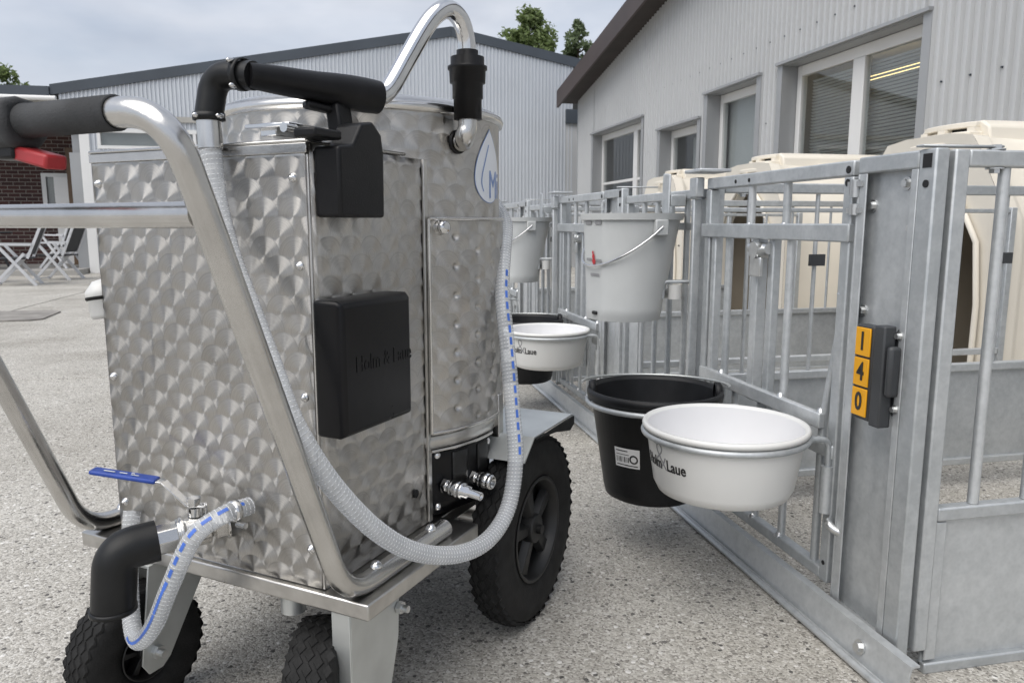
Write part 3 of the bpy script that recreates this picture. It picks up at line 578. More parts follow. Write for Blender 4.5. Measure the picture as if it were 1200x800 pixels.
# ================================================================== CALF PENS (galvanised)
FX = 1.17
def bolt(mb, p, ax=(-1, 0, 0), r=0.009):
    a = Vector(p); d = Vector(ax); mb.cyl(a, a + d * 0.003, r * 1.6, 14, False); mb.tube([a + d * 0.003, a + d * 0.011], r, 6, True, False)
def pen(label, Y0, detail):
    t = thing('calf_pen', label, 'calf pen', (0, Y0, 0), 0, 'galvanised calf pens in a row')
    G = 'galvanised'
    def B(nm, a, b, w, h, par=t, bev=0.004): return MB().bar(a, b, w, h).build(nm, G, par, bevel=bev)
    def Rd(nm, pts, r, par, n=10):
        return MB().tube(pts, r, n).build(nm, G, par)
    # numbered sheet post: a folded channel
    po = MB(); po.box((FX + 0.002, 0.012, 0.07), (FX + 0.006, 0.215, 1.135)); po.box((FX - 0.02, 0.2155, 0.07), (FX + 0.006, 0.2215, 1.1115)); po.box((FX - 0.020, 0.190, 0.07), (FX - 0.016, 0.215, 1.1115)); po.box((FX - 0.020, 0.0305, 0.07), (FX - 0.016, 0.050, 1.1115))
    pst = po.build('post', G, t, bevel=0.0015)
    MB().box((FX - 0.020, -0.017, 0.0), (FX + 0.012, 0.030, 1.150)).build('post_tube', G, t, bevel=0.004)
    MB().box((FX - 0.020, 0.031, 1.112), (FX + 0.010, 0.222, 1.149)).build('post_cap', G, t, bevel=0.004)
    MB().box((FX - 0.02, 0.037, 0.045), (FX + 0.01, 0.214, 0.068)).build('post_foot', G, t, bevel=0.003)
    for (y, z) in ((0.085, 1.085), (0.19, 1.04), (0.20, 0.80), (0.06, 0.99)):
        bm_ = MB(); bolt(bm_, (FX + 0.002, y, z)); bm_.build('bolt', 'bolt_zinc', t)
    bm_ = MB(); bm_.box((FX - 0.0215, -0.006, 1.112), (FX - 0.0202, 0.018, 1.140)); bm_.build('tube_end_dark', 'hole_dark', t)  # dark plate on the tube face, painted shade of a square opening
    bm_ = MB(); bm_.cyl((FX - 0.022, 0.006, 1.080), (FX - 0.0202, 0.006, 1.080), 0.008, 12); bm_.build('tube_hole_dark', 'hole_dark', t)  # dark disc on the tube face, painted shade of a drilled opening
    # base runner: folded sheet along the ground
    MB().prism([(FX - 0.068, 0.0), (FX - 0.060, 0.0), (FX - 0.058, 0.012), (FX - 0.046, 0.080), (FX - 0.028, 0.082), (FX - 0.028, 0.086), (FX - 0.050, 0.085), (FX - 0.063, 0.014), (FX - 0.068, 0.012)], 1, -0.10, 1.695).build('base_rail', G, t)
    MB().cyl((FX - 0.078, -0.10, 0.012), (FX - 0.078, 1.695, 0.012), 0.009, 8).build('base_rod', G, t)
    bm_ = MB(); bolt(bm_, (FX - 0.058, 0.05, 0.045), (-0.98, 0, 0.17), 0.011); bm_.build('bolt', 'bolt_zinc', t)
    # gate
    y0, y1 = 0.260, 0.99
    gt = MB().bar((FX, y0 - 0.017, 1.128), (FX, y1, 1.128), 0.034, 0.036).build('gate', G, t, bevel=0.004)
    B('upright', (FX, y0, 0.10), (FX, y0, 1.109), 0.034, 0.034, gt); B('upright', (FX, y1 - 0.012, 0.10), (FX, y1 - 0.012, 1.109), 0.034, 0.034, gt)
    B('mid_rail', (FX - 0.012, y0 - 0.02, 0.978), (FX - 0.012, y1 + 0.02, 0.978), 0.022, 0.044, gt)
    B('bottom_rail', (FX, y0 + 0.019, 0.115), (FX, y1 - 0.031, 0.115), 0.030, 0.030, gt)
    B('lower_rail', (FX - 0.012, y0 + 0.05, 0.506), (FX - 0.012, y1, 0.506), 0.020, 0.040, gt)
    B('lower_rail', (FX - 0.012, y0 - 0.01, 0.44), (FX - 0.012, y0 + 0.11, 0.44), 0.018, 0.036, gt)
    for yb in (0.727, 0.54): Rd('bar', [(FX, yb, 0.99), (FX, yb, 1.116)], 0.0112, gt)
    B('bar', (FX, 0.935, 0.13), (FX, 0.935, 0.96), 0.028, 0.028, gt)
    Rd('bar', [(FX + 0.004, 0.86, 0.13), (FX + 0.004, 0.86, 0.97)], 0.012, gt)
    B('pivot_bar', (FX + 0.004, 0.675, 0.48), (FX + 0.004, 0.675, 0.965), 0.034, 0.034, gt)
    B('pivot_bar', (FX + 0.006, 0.60, 0.40), (FX + 0.006, 0.60, 0.965), 0.028, 0.026, gt)
    Rd('bar', [(FX + 0.002, 0.512, 0.49), (FX + 0.002, 0.512, 0.965)], 0.0112, gt)
    Rd('bar', rounded([(FX + 0.002, 0.262, 0.965), (FX + 0.002, 0.262, 0.84), (FX + 0.002, 0.325, 0.50), (FX + 0.002, 0.325, 0.125)], 0.05), 0.0112, gt)
    for yb in (0.78, 0.628, 0.484): Rd('bar', [(FX + 0.002, yb, 0.125), (FX + 0.002, yb, 0.49)], 0.011, gt)
    cl_ = MB(); cl_.cyl((FX - 0.04, 0.64, 0.925), (FX + 0.03, 0.64, 0.925), 0.024, 14); cl_.cyl((FX - 0.01, 0.60, 0.93), (FX - 0.01, 0.70, 0.93), 0.017, 12); cl_.box((FX - 0.034, 0.61, 0.85), (FX - 0.022, 0.668, 0.905)); cl_.build('clamp', 'bolt_zinc', gt, bevel=0.003)
    hg = MB(); hg.cyl((FX - 0.02, 0.228, 1.06), (FX - 0.02, 0.228, 1.10), 0.013, 10); hg.cyl((FX - 0.02, 0.225, 1.02), (FX - 0.02, 0.225, 1.045), 0.013, 10); hg.bar((FX - 0.02, 0.20, 1.09), (FX - 0.02, 0.25, 1.09), 0.012, 0.012); hg.bar((FX - 0.02, 0.20, 1.03), (FX - 0.02, 0.25, 1.03), 0.012, 0.012); hg.build('hinge', 'bolt_zinc', gt)
    hg = MB(); hg.tube(spline([(FX - 0.02, 0.247, 0.27), (FX - 0.03, 0.23, 0.265), (FX - 0.022, 0.215, 0.255), (FX - 0.01, 0.205, 0.25)], 4), 0.011, 8); hg.build('hinge', 'bolt_zinc', gt)
    for (yb, z) in ((y0, 1.125), (y0, 1.095)):
        h_ = MB(); h_.cyl((FX - 0.0185, yb + 0.001, z), (FX - 0.0172, yb + 0.001, z), 0.009, 10); h_.build('hole_dark', 'hole_dark', gt)  # raised dark discs, their colour imitates the shade inside drilled holes
    for (yb, z) in ((y0, 0.15), (0.72, 1.126), (0.80, 1.126)):
        h_ = MB(); h_.cyl((FX - 0.0185, yb, z), (FX - 0.0172, yb, z), 0.006, 10); h_.build('hole_dark', 'hole_dark', gt)  # smaller dark discs, again hole shade given as colour
    wmesh = None
    for (yb, z) in ((0.727, 0.995), (0.54, 0.995), (y0, 0.995), (0.86, 0.527), (0.512, 0.527), (0.325, 0.527), (0.325, 0.455), (y0, 0.455), (0.484, 0.13), (0.628, 0.13), (0.78, 0.13), (0.27, 0.835)):
        if wmesh is None: wo2 = MB().lathe([(0.0001, 0.011), (0.006, 0.009), (0.010, 0.004), (0.013, -0.004)], (0, 0, 0), n=10).build('weld', 'bolt_zinc', gt); wmesh = wo2.data
        else: wo2 = bpy.data.objects.new('weld', wmesh); col.objects.link(wo2); wo2.parent = gt
        wo2.location = (FX - 0.006, yb, z)
    # holders for the basin and the black bucket
    for cx, cy, R_, z, a in ((0.925, 0.375, 0.204, 0.4745, 0), (0.912, 0.805, 0.207, 0.457, 0)):
        h_ = MB(); ang = [radians(q) for q in range(35, 326, 10)]
        pts = [(FX - 0.022, cy + 0.115, z - 0.10), (FX - 0.022, cy + 0.115, z)] + [(cx + R_ * cos(q), cy + R_ * sin(q), z) for q in ang] + [(FX - 0.022, cy - 0.115, z), (FX - 0.022, cy - 0.115, z - 0.10)]
        h_.tube(rounded(pts, 0.03, 4), 0.0080, 10); h_.build('holder_ring', G, gt)
        for s in (-1, 1): Rd('holder_sleeve', [(FX - 0.022, cy + 0.115 * s, z - 0.19), (FX - 0.022, cy + 0.115 * s, z - 0.07)], 0.016, gt)
    # side panels running back from the front
    for yy, L, zt, first in ((0.0, 1.95, 1.131 if detail else 1.06, True), (1.03, 1.95, 1.118, False)):
        x0 = FX + 0.035
        rw = 0.020 if first and not detail else 0.034
        sp_ = MB().bar((x0 + 0.025, yy, zt), (x0 + L, yy, zt), rw, rw).build('side_panel', G, t, bevel=0.004)
        B('upright', (x0 + 0.008, yy, 0.06), (x0 + 0.008, yy, zt + 0.017), 0.034, 0.034, sp_); B('upright', (x0 + L, yy, 0.06), (x0 + L, yy, zt + 0.017), 0.034, 0.034, sp_)
        zs = 0.375 if first else 0.47
        B('mid_rail', (x0 + 0.026, yy, zs), (x0 + L - 0.018, yy, zs), 0.030, 0.030, sp_)
        zb_ = 0.012 if first else 0.105
        if detail or not first: MB().box((x0 + 0.026, yy + 0.002, zb_), (x0 + L - 0.018, yy + 0.006, zs - 0.016)).build('sheet', G, sp_)
        B('bottom_rail', (x0 + 0.026, yy, zb_), (x0 + L - 0.018, yy, zb_), 0.026, 0.026, sp_)
        if first: B('frame_edge', (x0 + 0.04, yy - 0.008, zb_ + 0.02), (x0 + 0.04, yy - 0.008, zs - 0.018), 0.006, 0.03, sp_)
        nb = 13 if first and detail else 7
        light = first and not detail
        for k in range(nb):
            xb = x0 + 0.125 + k * (L - 0.18) / nb * 1.02
            r = 0.0055 if light else 0.0115 if first else 0.0075
            Rd('bar', [(xb, yy, zs + 0.016), (xb, yy, zt - 0.018)], r, sp_, 8)
        if not first:
            for k in (1, 4):
                xb = x0 + 0.125 + k * (L - 0.18) / nb * 1.02
                MB().box((xb - 0.03, yy - 0.018, 0.855), (xb + 0.03, yy - 0.010, 0.895)).build('clip', 'holder_grey', sp_)
        for xb in (x0 + 0.10,):
            bm_ = MB(); bolt(bm_, (xb, yy, zt - 0.0175), (0, 0, -1), 0.011); bm_.build('bolt', 'bolt_zinc', sp_); bm_ = MB(); bolt(bm_, (xb, yy, zt + 0.0175), (0, 0, 1), 0.011); bm_.build('bolt', 'bolt_zinc', sp_)
    B('link_strap', (FX - 0.03, 0.02, 1.156), (FX + 0.15, 0.005, 1.156), 0.026, 0.005)
    # bar panel between this pen and the next
    ga = MB().bar((FX + 0.01, 1.06, 1.10), (FX + 0.01, 1.77, 1.10), 0.03, 0.032).build('bar_panel', G, t, bevel=0.004)
    B('mid_rail', (FX + 0.01, 1.08, 0.99), (FX + 0.01, 1.75, 0.99), 0.016, 0.026, ga); B('bottom_rail', (FX + 0.01, 1.08, 0.14), (FX + 0.01, 1.75, 0.14), 0.028, 0.028, ga)
    B('upright', (FX + 0.01, 1.065, 0.07), (FX + 0.01, 1.065, 1.083), 0.034, 0.034, ga); B('upright', (FX + 0.01, 1.765, 0.07), (FX + 0.01, 1.765, 1.083), 0.034, 0.034, ga)
    for k in range(4): Rd('bar', [(FX + 0.01, 1.19 + k * 0.135, 0.155), (FX + 0.01, 1.19 + k * 0.135, 1.083)], 0.011, ga)
    MB().box((FX - 0.004, 1.60, 0.16), (FX - 0.001, 1.70, 0.975)).build('sheet_strip', G, ga)
    cp = MB(); cp.prism([(1.16, 1.17), (1.22, 1.175), (1.225, 1.06), (1.21, 0.98), (1.15, 0.95), (1.165, 1.05)], 0, FX - 0.075, FX - 0.067); cp.box((FX - 0.066, 1.165, 1.06), (FX - 0.008, 1.218, 1.10)); cp.build('bucket_hook', G, ga, bevel=0.004)
    MB().box((FX - 0.06, 0.955, 1.165), (FX + 0.05, 1.075, 1.176)).build('latch_plate', G, t, bevel=0.003)
    MB().box((FX - 0.05, 1.00, 1.085), (FX - 0.02, 1.055, 1.15)).build('latch_block', G, t, bevel=0.005)
    MB().bar((FX - 0.03, 1.035, 0.10), (FX - 0.03, 1.035, 1.08), 0.020, 0.030).build('latch_bar', G, t, bevel=0.004)
    tt = MB(); tt.tube([(FX - 0.06, 1.12, 0.79), (FX - 0.06, 1.12, 0.74)], 0.024, 10); tt.tube([(FX - 0.06, 1.12, 0.765), (FX - 0.06, 1.21, 0.75)], 0.018, 10); tt.build('teat_valve', 'white_plastic', ga)
    Rd('hook_rod', rounded([(FX - 0.01, 1.10, 0.80), (FX - 0.10, 1.13, 0.80), (FX - 0.10, 1.13, 0.74)], 0.02), 0.007, ga)
    return t
pen('nearest galvanised calf pen, its sheet post carrying the number holder', 1.36, True)
pen('galvanised calf pen second from the right, behind the near grey bucket', 3.16, False)
pen('farthest galvanised calf pen, mostly hidden behind the cart\'s tank and hose', 4.96, False)

# number holder
nh = thing('number_holder', 'black number holder with yellow plates reading 1 4 0 on the near pen post', 'number holder', (FX - 0.018, 1.325, 0.047)); nh.scale = (1, 0.9, 0.93)
MB().box((-0.034, 0.135, 0.555), (-0.004, 0.20, 0.785)).build('plate_frame', 'holder_grey', nh, bevel=0.004)
MB().prism([(-0.034, 0.098), (-0.004, 0.098), (-0.002, 0.133), (-0.036, 0.133)], 2, 0.548, 0.790).build('rail', 'holder_grey', nh, bevel=0.004)
MB().box((-0.030, 0.078, 0.625), (-0.001, 0.0975, 0.745)).build('bracket', 'holder_grey', nh, bevel=0.008)
fl = MB().prism([(0.076, 0.60), (0.076, 0.765), (0.082, 0.782), (0.095, 0.788), (0.108, 0.775), (0.115, 0.745), (0.115, 0.60), (0.105, 0.575), (0.085, 0.575)], 0, 0.0, 0.016); fl.build('mounting_flange', 'holder_grey', nh, bevel=0.003)
for (y, z) in ((0.091, 0.768), (0.088, 0.595)):
    bm_ = MB(); bolt(bm_, (0.0, y, z), (-1, 0, 0), 0.007); bm_.build('screw', 'bolt_zinc', nh)
for k, dgt in enumerate('140'):
    zc = 0.745 - k * 0.0735
    pl_ = MB().box((-0.0385, 0.142, zc - 0.034), (-0.0342, 0.196, zc + 0.034)).build('digit_plate', 'yellow_plate', nh, bevel=0.0015)
    lettering('digit', dgt, 0.062, lambda x, y, z, zc=zc: (-0.0392 - z, 0.169 - x, zc + y), 'ink', pl_, sx=0.85, bold=0.0012)

# ================================================================== BUCKETS
def cone_fn(c, r_of_z, z0, a0, dz=0.0):
    def fn(x, y, z):
        zz = z0 + y; r = r_of_z(zz) + 0.0006 + z; a = a0 + x / r_of_z(z0); return (r * cos(a), r * sin(a), zz)
    return fn
def basin(label, loc, ta):
    t = thing('feeding_basin', label, 'basin', loc, 0, 'white feeding basins on the pen gates'); H = 0.18
    sh = MB().lathe([(0, 0), (0.145, 0.0), (0.165, 0.008), (0.176, 0.03), (0.197, H - 0.022), (0.198, H - 0.012), (0.206, H - 0.012), (0.2085, H - 0.004), (0.205, H + 0.003), (0.198, H + 0.003), (0.193, H - 0.004)], n=64); s_ = sh.build('shell', 'white_plastic', t)
    MB().lathe([(0.193, H - 0.004), (0.172, 0.035), (0.155, 0.012), (0, 0.008)], n=64).build('inside', 'white_plastic_inner', t)
    rz = lambda z: 0.176 + (z - 0.03) / (H - 0.052) * 0.021
    ca = ta
    lettering('lettering', 'Holm  Laue', 0.040, cone_fn(None, rz, 0.095, ca), 'ink', t, sx=0.80, bold=0.0007)
    lettering('emblem', '&', 0.105, cone_fn(None, rz, 0.112, ca - 0.03), 'ink_grey', t, sx=0.8, bold=-0.0022, extrude=0.0003)
    return t
def dirang(c): return atan2(-c[1], -c[0])
c1 = (0.925, 1.735, 0.317); c2 = (0.925, 3.535, 0.317)
basin('white round feeding basin in the foreground, on the near pen gate', c1, dirang(c1) - radians(50))
basin('white round feeding basin farther back, beside the clear hose', c2, dirang(c2) - radians(38))
def black_bucket(label, loc):
    t = thing('black_bucket', label, 'bucket', loc, 0, 'black buckets on the pen gates'); t.scale = (0.97, 0.97, 1.0); H = 0.338
    MB().lathe([(0, 0), (0.135, 0), (0.150, 0.008), (0.156, 0.03), (0.200, H - 0.03), (0.212, H - 0.03), (0.216, H - 0.012), (0.212, H), (0.204, H), (0.198, H - 0.012)], n=64).build('shell', 'black_bucket', t)
    MB().lathe([(0.198, H - 0.012), (0.152, 0.03), (0.13, 0.01), (0, 0.008)], n=64).build('inside', 'black_bucket', t)
    rz = lambda z: 0.156 + (z - 0.03) / (H - 0.06) * 0.044
    va = dirang(loc) + radians(-26)
    for a in (va + radians(0) + pi / 2 + radians(30), va - pi / 2 + radians(30)):
        MB().lathe([(0.028, -0.012), (0.034, -0.012), (0.034, 0.004), (0.028, 0.010), (0.0, 0.010)], (0.199 * cos(a), 0.199 * sin(a), H - 0.012), (cos(a), sin(a), 0), 20).build('handle_ear', 'black_bucket', t)
    ax = va + radians(30) + pi / 2; pts = []
    for k in range(25):
        q = pi * k / 24; rr = 0.232; pts.append((rr * cos(q) * cos(ax) + rr * sin(q) * cos(ax + pi / 2) * 0.97, rr * cos(q) * sin(ax) + rr * sin(q) * sin(ax + pi / 2) * 0.97, H + 0.012 - 0.055 * sin(q) ** 1.0 * 0.25))
    MB().tube(pts, 0.0045, 8).build('handle', 'fork_metal', t)
    z0 = 0.155
    fn = cone_fn(None, rz, z0, va)
    def quad(x0, x1, y0, y1, h=0.0005):
        N = 6; vs = [fn(x0 + (x1 - x0) * i / N, yy, h) for yy in (y0, y1) for i in range(N + 1)]; return vs, [(i, i + 1, N + 2 + i, N + 1 + i) for i in range(N)]
    lb = MB().add(*quad(-0.042, 0.042, -0.030, 0.030)).build('label', 'paper', t)
    ln = MB()
    for x0, x1, y0, y1 in ((-0.036, 0.004, 0.020, 0.023), (-0.036, 0.008, 0.009, 0.011), (-0.036, 0.006, -0.024, -0.021), (-0.006, 0.036, -0.0245, -0.0215)): ln.add(*quad(x0, x1, y0, y1, 0.001))
    x = -0.036
    while x < 0.006: ln.add(*quad(x, x + random.choice((0.0012, 0.002, 0.003)), -0.014, 0.003, 0.001)); x += 0.0045
    N = 24; r0, r1 = 0.009, 0.014; vs = [fn(0.023 + r * cos(2 * pi * k / N), -0.002 + r * sin(2 * pi * k / N), 0.001) for r in (r0, r1) for k in range(N)]
    ln.add(vs, [(k, (k + 1) % N, N + (k + 1) % N, N + k) for k in range(N)])
    ln.build('print', 'ink', lb)
black_bucket('black rubber bucket with wire handle and paper label behind the near white basin', (0.912, 2.165, 0.160))
black_bucket('black rubber bucket farther back, its bottom showing under the far white basin', (0.912, 3.965, 0.160))
def grey_bucket(label, loc, rz_=0.0):
    t = thing('grey_bucket', label, 'bucket', loc, rz_, 'grey hanging buckets on the pens'); H = 0.37
    # flat-sided bucket: local +x leans against the fence, flat label side toward -x
    def ring(z, k, h=0.0):
        f = z / H; R = (0.128 + 0.044 * f) + k; cx = 0.030 * f; pts = []
        for i in range(48):
            a = 2 * pi * i / 48; x = cx + R * cos(a); y = R * sin(a); x = max(x, -0.118 - 0.012 * f - k * 0.8); pts.append((x, y, z + h))
        return pts
    sh = MB(); rs = [ring(0.0, 0), ring(0.02, 0.002), ring(0.045, 0.002), ring(0.05, 0.0), ring(H - 0.025, 0.0), ring(H - 0.022, 0.010), ring(H, 0.011), ring(H, 0.001), ring(H - 0.03, -0.004), ring(0.02, -0.004)]
    sh.add([p for r in rs for p in r], [(i * 48 + k, i * 48 + (k + 1) % 48, (i + 1) * 48 + (k + 1) % 48, (i + 1) * 48 + k) for i in range(len(rs) - 1) for k in range(48)], True)
    sh.add(rs[0], [tuple(range(48))]); sh.add(rs[-1], [tuple(range(48))])
    o = sh.build('shell', 'grey_bucket', t); o.data.set_sharp_from_angle(angle=radians(35))
    for s in (-1, 1):
        MB().box((0.0, s * 0.174 - 0.010, H - 0.075), (0.052, s * 0.174 + 0.010, H - 0.022)).build('handle_lug', 'grey_bucket', t, bevel=0.004)
    pts = []
    for k in range(21):
        q = pi * k / 20; pts.append((0.026 - 0.165 * sin(q), -0.186 * cos(q), H - 0.045 - 0.135 * sin(q)))
    MB().tube(pts, 0.0038, 8).build('handle', 'chrome', t)
    xf = -0.131
    fl = lambda x, y, z: (-0.1195 - 0.012 * ((0.20 + y) / H) - z - 0.001, -x, 0.20 + y)
    lb = MB()
    for y0, y1, x0, x1 in ((0.132, 0.145, -0.05, -0.012), (0.132, 0.145, 0.012, 0.05)): lb.add([fl(x0, y0, .0005), fl(x1, y0, .0005), fl(x1, y1, .0005), fl(x0, y1, .0005)], [(0, 1, 2, 3)])
    for x0, x1, y0, y1 in ((-0.045, -0.012, 0.008, 0.016), (0.016, 0.05, 0.004, 0.014), (-0.02, 0.035, -0.045, -0.036)): lb.add([fl(x0, y0, .0005), fl(x1, y0, .0005), fl(x1, y1, .0005), fl(x0, y1, .0005)], [(0, 1, 2, 3)])
    lb.build('print', 'ink_grey', t)
    rd = MB(); N = 16
    for cx, cy, rx, ry in ((0.0, 0.022, 0.008, 0.010), (0.003, 0.006, 0.011, 0.011), (-0.003, 0.036, 0.005, 0.006)):
        vs = [fl(cx + rx * cos(2 * pi * k / N), cy + ry * sin(2 * pi * k / N), 0.0012) for k in range(N)]; rd.add(vs, [tuple(range(N))])
    rd.build('emblem', 'ink_red', t)
    MB().box((-0.128, -0.02, 0.02), (-0.10, 0.008, 0.032)).build('drain_slot', 'hole_dark', t, bevel=0.004)  # dark block set in the wall, colour in place of a shaded slot
grey_bucket('near light grey hanging bucket with wire handle and small red emblem', (0.955, 2.575, 0.665), radians(14))
grey_bucket('far light grey hanging bucket, partly behind the cart\'s tank', (0.955, 4.375, 0.665), radians(8))

# ================================================================== MILK CART (local: x forward, y left, z up)
cart = thing('milk_cart', 'stainless steel milk transport cart with round tank, tube handle and black tyres', 'cart', (0.012, 1.237, 0), radians(52.5))
# base tray
tray = MB().box((0.0, 0.0, 0.326), (0.40, 0.74, 0.356)).build('base_tray', 'steel_brushed', cart, bevel=0.003)
MB().box((0.402, 0.095, 0.326), (1.05, 0.645, 0.354)).build('base_tray', 'steel_brushed', cart, bevel=0.003)
# front panel of ground steel
P0, P1, PZ0, PZ1 = 0.108, 0.628, 0.358, 1.130
sheet('front_panel', lambda s, t: (0.012, P1 - s, t), 0.0, P1 - P0, PZ0, PZ1, 24, 36, 'ground_steel', cart, 0.004)
MB().box((0.0085, P0 - 0.008, PZ1 + 0.0005), (0.30, P1 + 0.004, PZ1 + 0.007)).build('box_top', 'steel', cart, bevel=0.003)
MB().box((0.0085, P0 - 0.006, PZ1 - 0.016), (0.0115, P1 + 0.002, PZ1)).build('panel_lip', 'steel', cart, bevel=0.001)
MB().box((0.012, P0 - 0.006, PZ0), (0.026, P0 - 0.0015, PZ1 - 0.018)).build('panel_edge', 'steel_brushed', cart, bevel=0.001)
for (v, z) in ((0.134, 1.075), (0.127, 0.93), (0.128, 0.705), (0.128, 0.43), (0.612, 1.075), (0.612, 0.70), (0.608, 0.44), (0.30, 0.47), (0.42, 0.40)):
    MB().lathe([(0.0001, 0.008), (0.003, 0.0078), (0.0035, 0.005), (0.006, 0.0045), (0.0085, 0.0), (0.0085, -0.002)], (0.0115, v, z), (-1, 0, 0), 14).build('screw', 'chrome', cart)
# flat side sheet, then the round tank (centre 0.53, 0.37)
TU, TV, TR, TZ0, TZ1 = 0.53, 0.37, 0.32, 0.520, 1.225
sheet('side_panel', lambda s, t: (s, 0.100, t), 0.016, 0.362, PZ0, PZ1 - 0.002, 16, 30, 'ground_steel_side', cart, 0.004, out=1)
MB().box((0.352, 0.094, 0.360), (0.366, 0.0995, 1.128)).build('seam_strip', 'steel_brushed', cart, bevel=0.001)
cyl = lambda th, z, r=TR: (TU + r * cos(th), TV + r * sin(th), z)
tank = sheet('tank', lambda s, t: cyl(s / TR, t), 0.0, 2 * pi * TR, TZ0, TZ1, 96, 16, 'ground_steel_side', cart)
rm = MB(); rm.lathe([(TR - 0.004, TZ1 - 0.004), (TR + 0.008, TZ1 - 0.002), (TR + 0.011, TZ1 + 0.008), (TR + 0.006, TZ1 + 0.017), (TR - 0.004, TZ1 + 0.019), (TR - 0.006, TZ1 + 0.024), (TR - 0.02, TZ1 + 0.030), (TR - 0.06, TZ1 + 0.032), (0.06, TZ1 + 0.034), (0, TZ1 + 0.034)], (TU, TV, 0), n=96)
rm.build('lid', 'tank_rim', cart)
MB().lathe([(0, TZ0), (TR - 0.002, TZ0), (TR + 0.004, TZ0 + 0.004), (TR + 0.004, TZ0 + 0.028), (TR + 0.0005, TZ0 + 0.030)], (TU, TV, 0), n=96).build('tank_base_band', 'steel_brushed', cart)
# lid clamp behind the elbow
lc = MB().box((0.16, 0.30, 1.165), (0.215, 0.34, 1.19)).box((0.14, 0.25, 1.178), (0.22, 0.36, 1.186)); lc.cyl((0.16, 0.255, 1.175), (0.13, 0.255, 1.175), 0.009, 10); lc.build('lid_clamp', 'chrome', cart, bevel=0.002)
# dimpled door panel bent round the tank
a0, a1 = radians(-121), radians(-66)
def door_fn(s, t):
    th = s / TR; r = TR + 0.009
    for (ds, dt) in DIMP:
        d = sqrt((s - ds) ** 2 + (t - dt) ** 2)
        if d < 0.011: r -= 0.0078 * (1 - (d / 0.011) ** 2) ** 2
    return cyl(th, t, r)
DIMP = []
for k in range(7):
    for c in range(4):
        DIMP.append((TR * radians(-109.5 + c * 12.0), 0.972 - k * 0.0615 - (0.031 if c % 2 else 0.0)))
door = sheet('door_panel', door_fn, a0 * TR, a1 * TR, 0.556, 1.010, 100, 150, 'ground_steel_side', cart)
ed = MB()
N = 28
for (z, r0) in ((1.010, TR + 0.010), (0.556, TR + 0.010)): ed.tube([cyl(a0 + (a1 - a0) * i / N, z, r0 - 0.001) for i in range(N + 1)], 0.0045, 8)
ed.tube([cyl(a0, 0.556, TR + 0.007), cyl(a0, 1.010, TR + 0.007)], 0.0045, 8)
ed.build('door_edge', 'steel', door)
kn = MB(); d_ = Vector((cos(radians(-116.5)), sin(radians(-116.5)), 0)); kp = Vector(cyl(radians(-116.5), 0.992, TR + 0.006))
kn.lathe([(0.016, 0), (0.016, 0.004), (0.011, 0.007), (0.011, 0.012), (0.014, 0.014), (0.014, 0.022), (0.010, 0.025), (0, 0.025)], kp, d_, 20); kn.build('door_knob', 'chrome', door)
# drop-shaped maker's sticker with the M
def st(th0, z0, off):
    return lambda x, y, z=0: cyl(th0 + x / TR, z0 + y, TR + off + z)
def drop(scale, off, mt, par):
    f = st(radians(-85), 1.100, off); pts = []
    for k in range(60):
        a = 2 * pi * k / 60; y = -cos(a); r = 1.0
        x = sin(a) * (1.0 if y < 0 else (1 - y) ** 0.62 * (1 + y * .55)); yy = y * 0.055 if y < 0 else y * 0.108
        pts.append((x * 0.068 * scale, yy * scale))
    mb = MB(); rows = []
    for r in (0, .25, .5, .75, 1): rows.append([f(p[0] * r, p[1] * r) for p in pts])
    mb.add([p for r in rows for p in r], [(i * 60 + k, i * 60 + (k + 1) % 60, (i + 1) * 60 + (k + 1) % 60, (i + 1) * 60 + k) for i in range(4) for k in range(60)], True)
    return mb.build('sticker', mt, par)
stk = drop(1.0, 0.0010, 'logo_blue', cart); stk.name = 'maker_sticker'
s2 = drop(0.972, 0.0014, 'logo_pale', stk); s2.name = 'sticker_field'
lettering('lettering', 'Mi', 0.088, lambda x, y, z: st(radians(-80.0), 1.083, 0.0022)(x, y, z), 'logo_blue', stk, sx=0.80, bold=0.0, extrude=0.0002)
f_ = st(radians(-85), 1.100, 0.0022)
cv_ = [(-0.032, -0.03), (-0.040, -0.012), (-0.036, 0.01), (-0.022, 0.04), (-0.006, 0.072)]
sw = MB(); sp2 = [Vector((*p, 0)) for p in cv_]; sp2 = spline(sp2, 6)
sw.add([f_(p.x - 0.002, p.y) for p in sp2] + [f_(p.x + 0.002, p.y) for p in sp2], [(i, i + 1, len(sp2) + i + 1, len(sp2) + i) for i in range(len(sp2) - 1)]); sw.build('swoosh', 'logo_blue', stk)
# back of the tank: upright hook strip seen at its right lower edge
MB().bar((0.60, 0.052, 0.46), (0.60, 0.052, 0.60), 0.018, 0.024).build('upright_strip', 'steel_brushed', cart, bevel=0.002)
# outlet elbow, black couplings, milk pipe, dosing gun
oe = spline([cyl(radians(-107), 1.168, TR - 0.005), cyl(radians(-107), 1.168, TR + 0.02), (0.412, 0.032, 1.176), (0.415, 0.026, 1.195), (0.416, 0.026, 1.230)], 5)
MB().tube(oe, 0.0195, 18).build('outlet_elbow', 'steel', cart)
MB().lathe([(0.0205, 0), (0.0245, 0), (0.0245, 0.004), (0.0205, 0.006)], Vector(cyl(radians(-107), 1.168, TR + 0.001)), (cos(radians(-107)), sin(radians(-107)), 0), 20).build('outlet_collar', 'black_plastic', cart)
MB().lathe([(0.020, 1.222), (0.0285, 1.222), (0.0285, 1.262), (0.031, 1.263), (0.031, 1.292), (0.036, 1.293), (0.037, 1.318), (0.040, 1.319), (0.040, 1.325), (0.034, 1.326), (0.034, 1.343), (0.022, 1.344), (0.022, 1.356), (0.018, 1.357)], (0.416, 0.026, -0.013), n=28).build('pipe_coupling', 'black_plastic', cart)
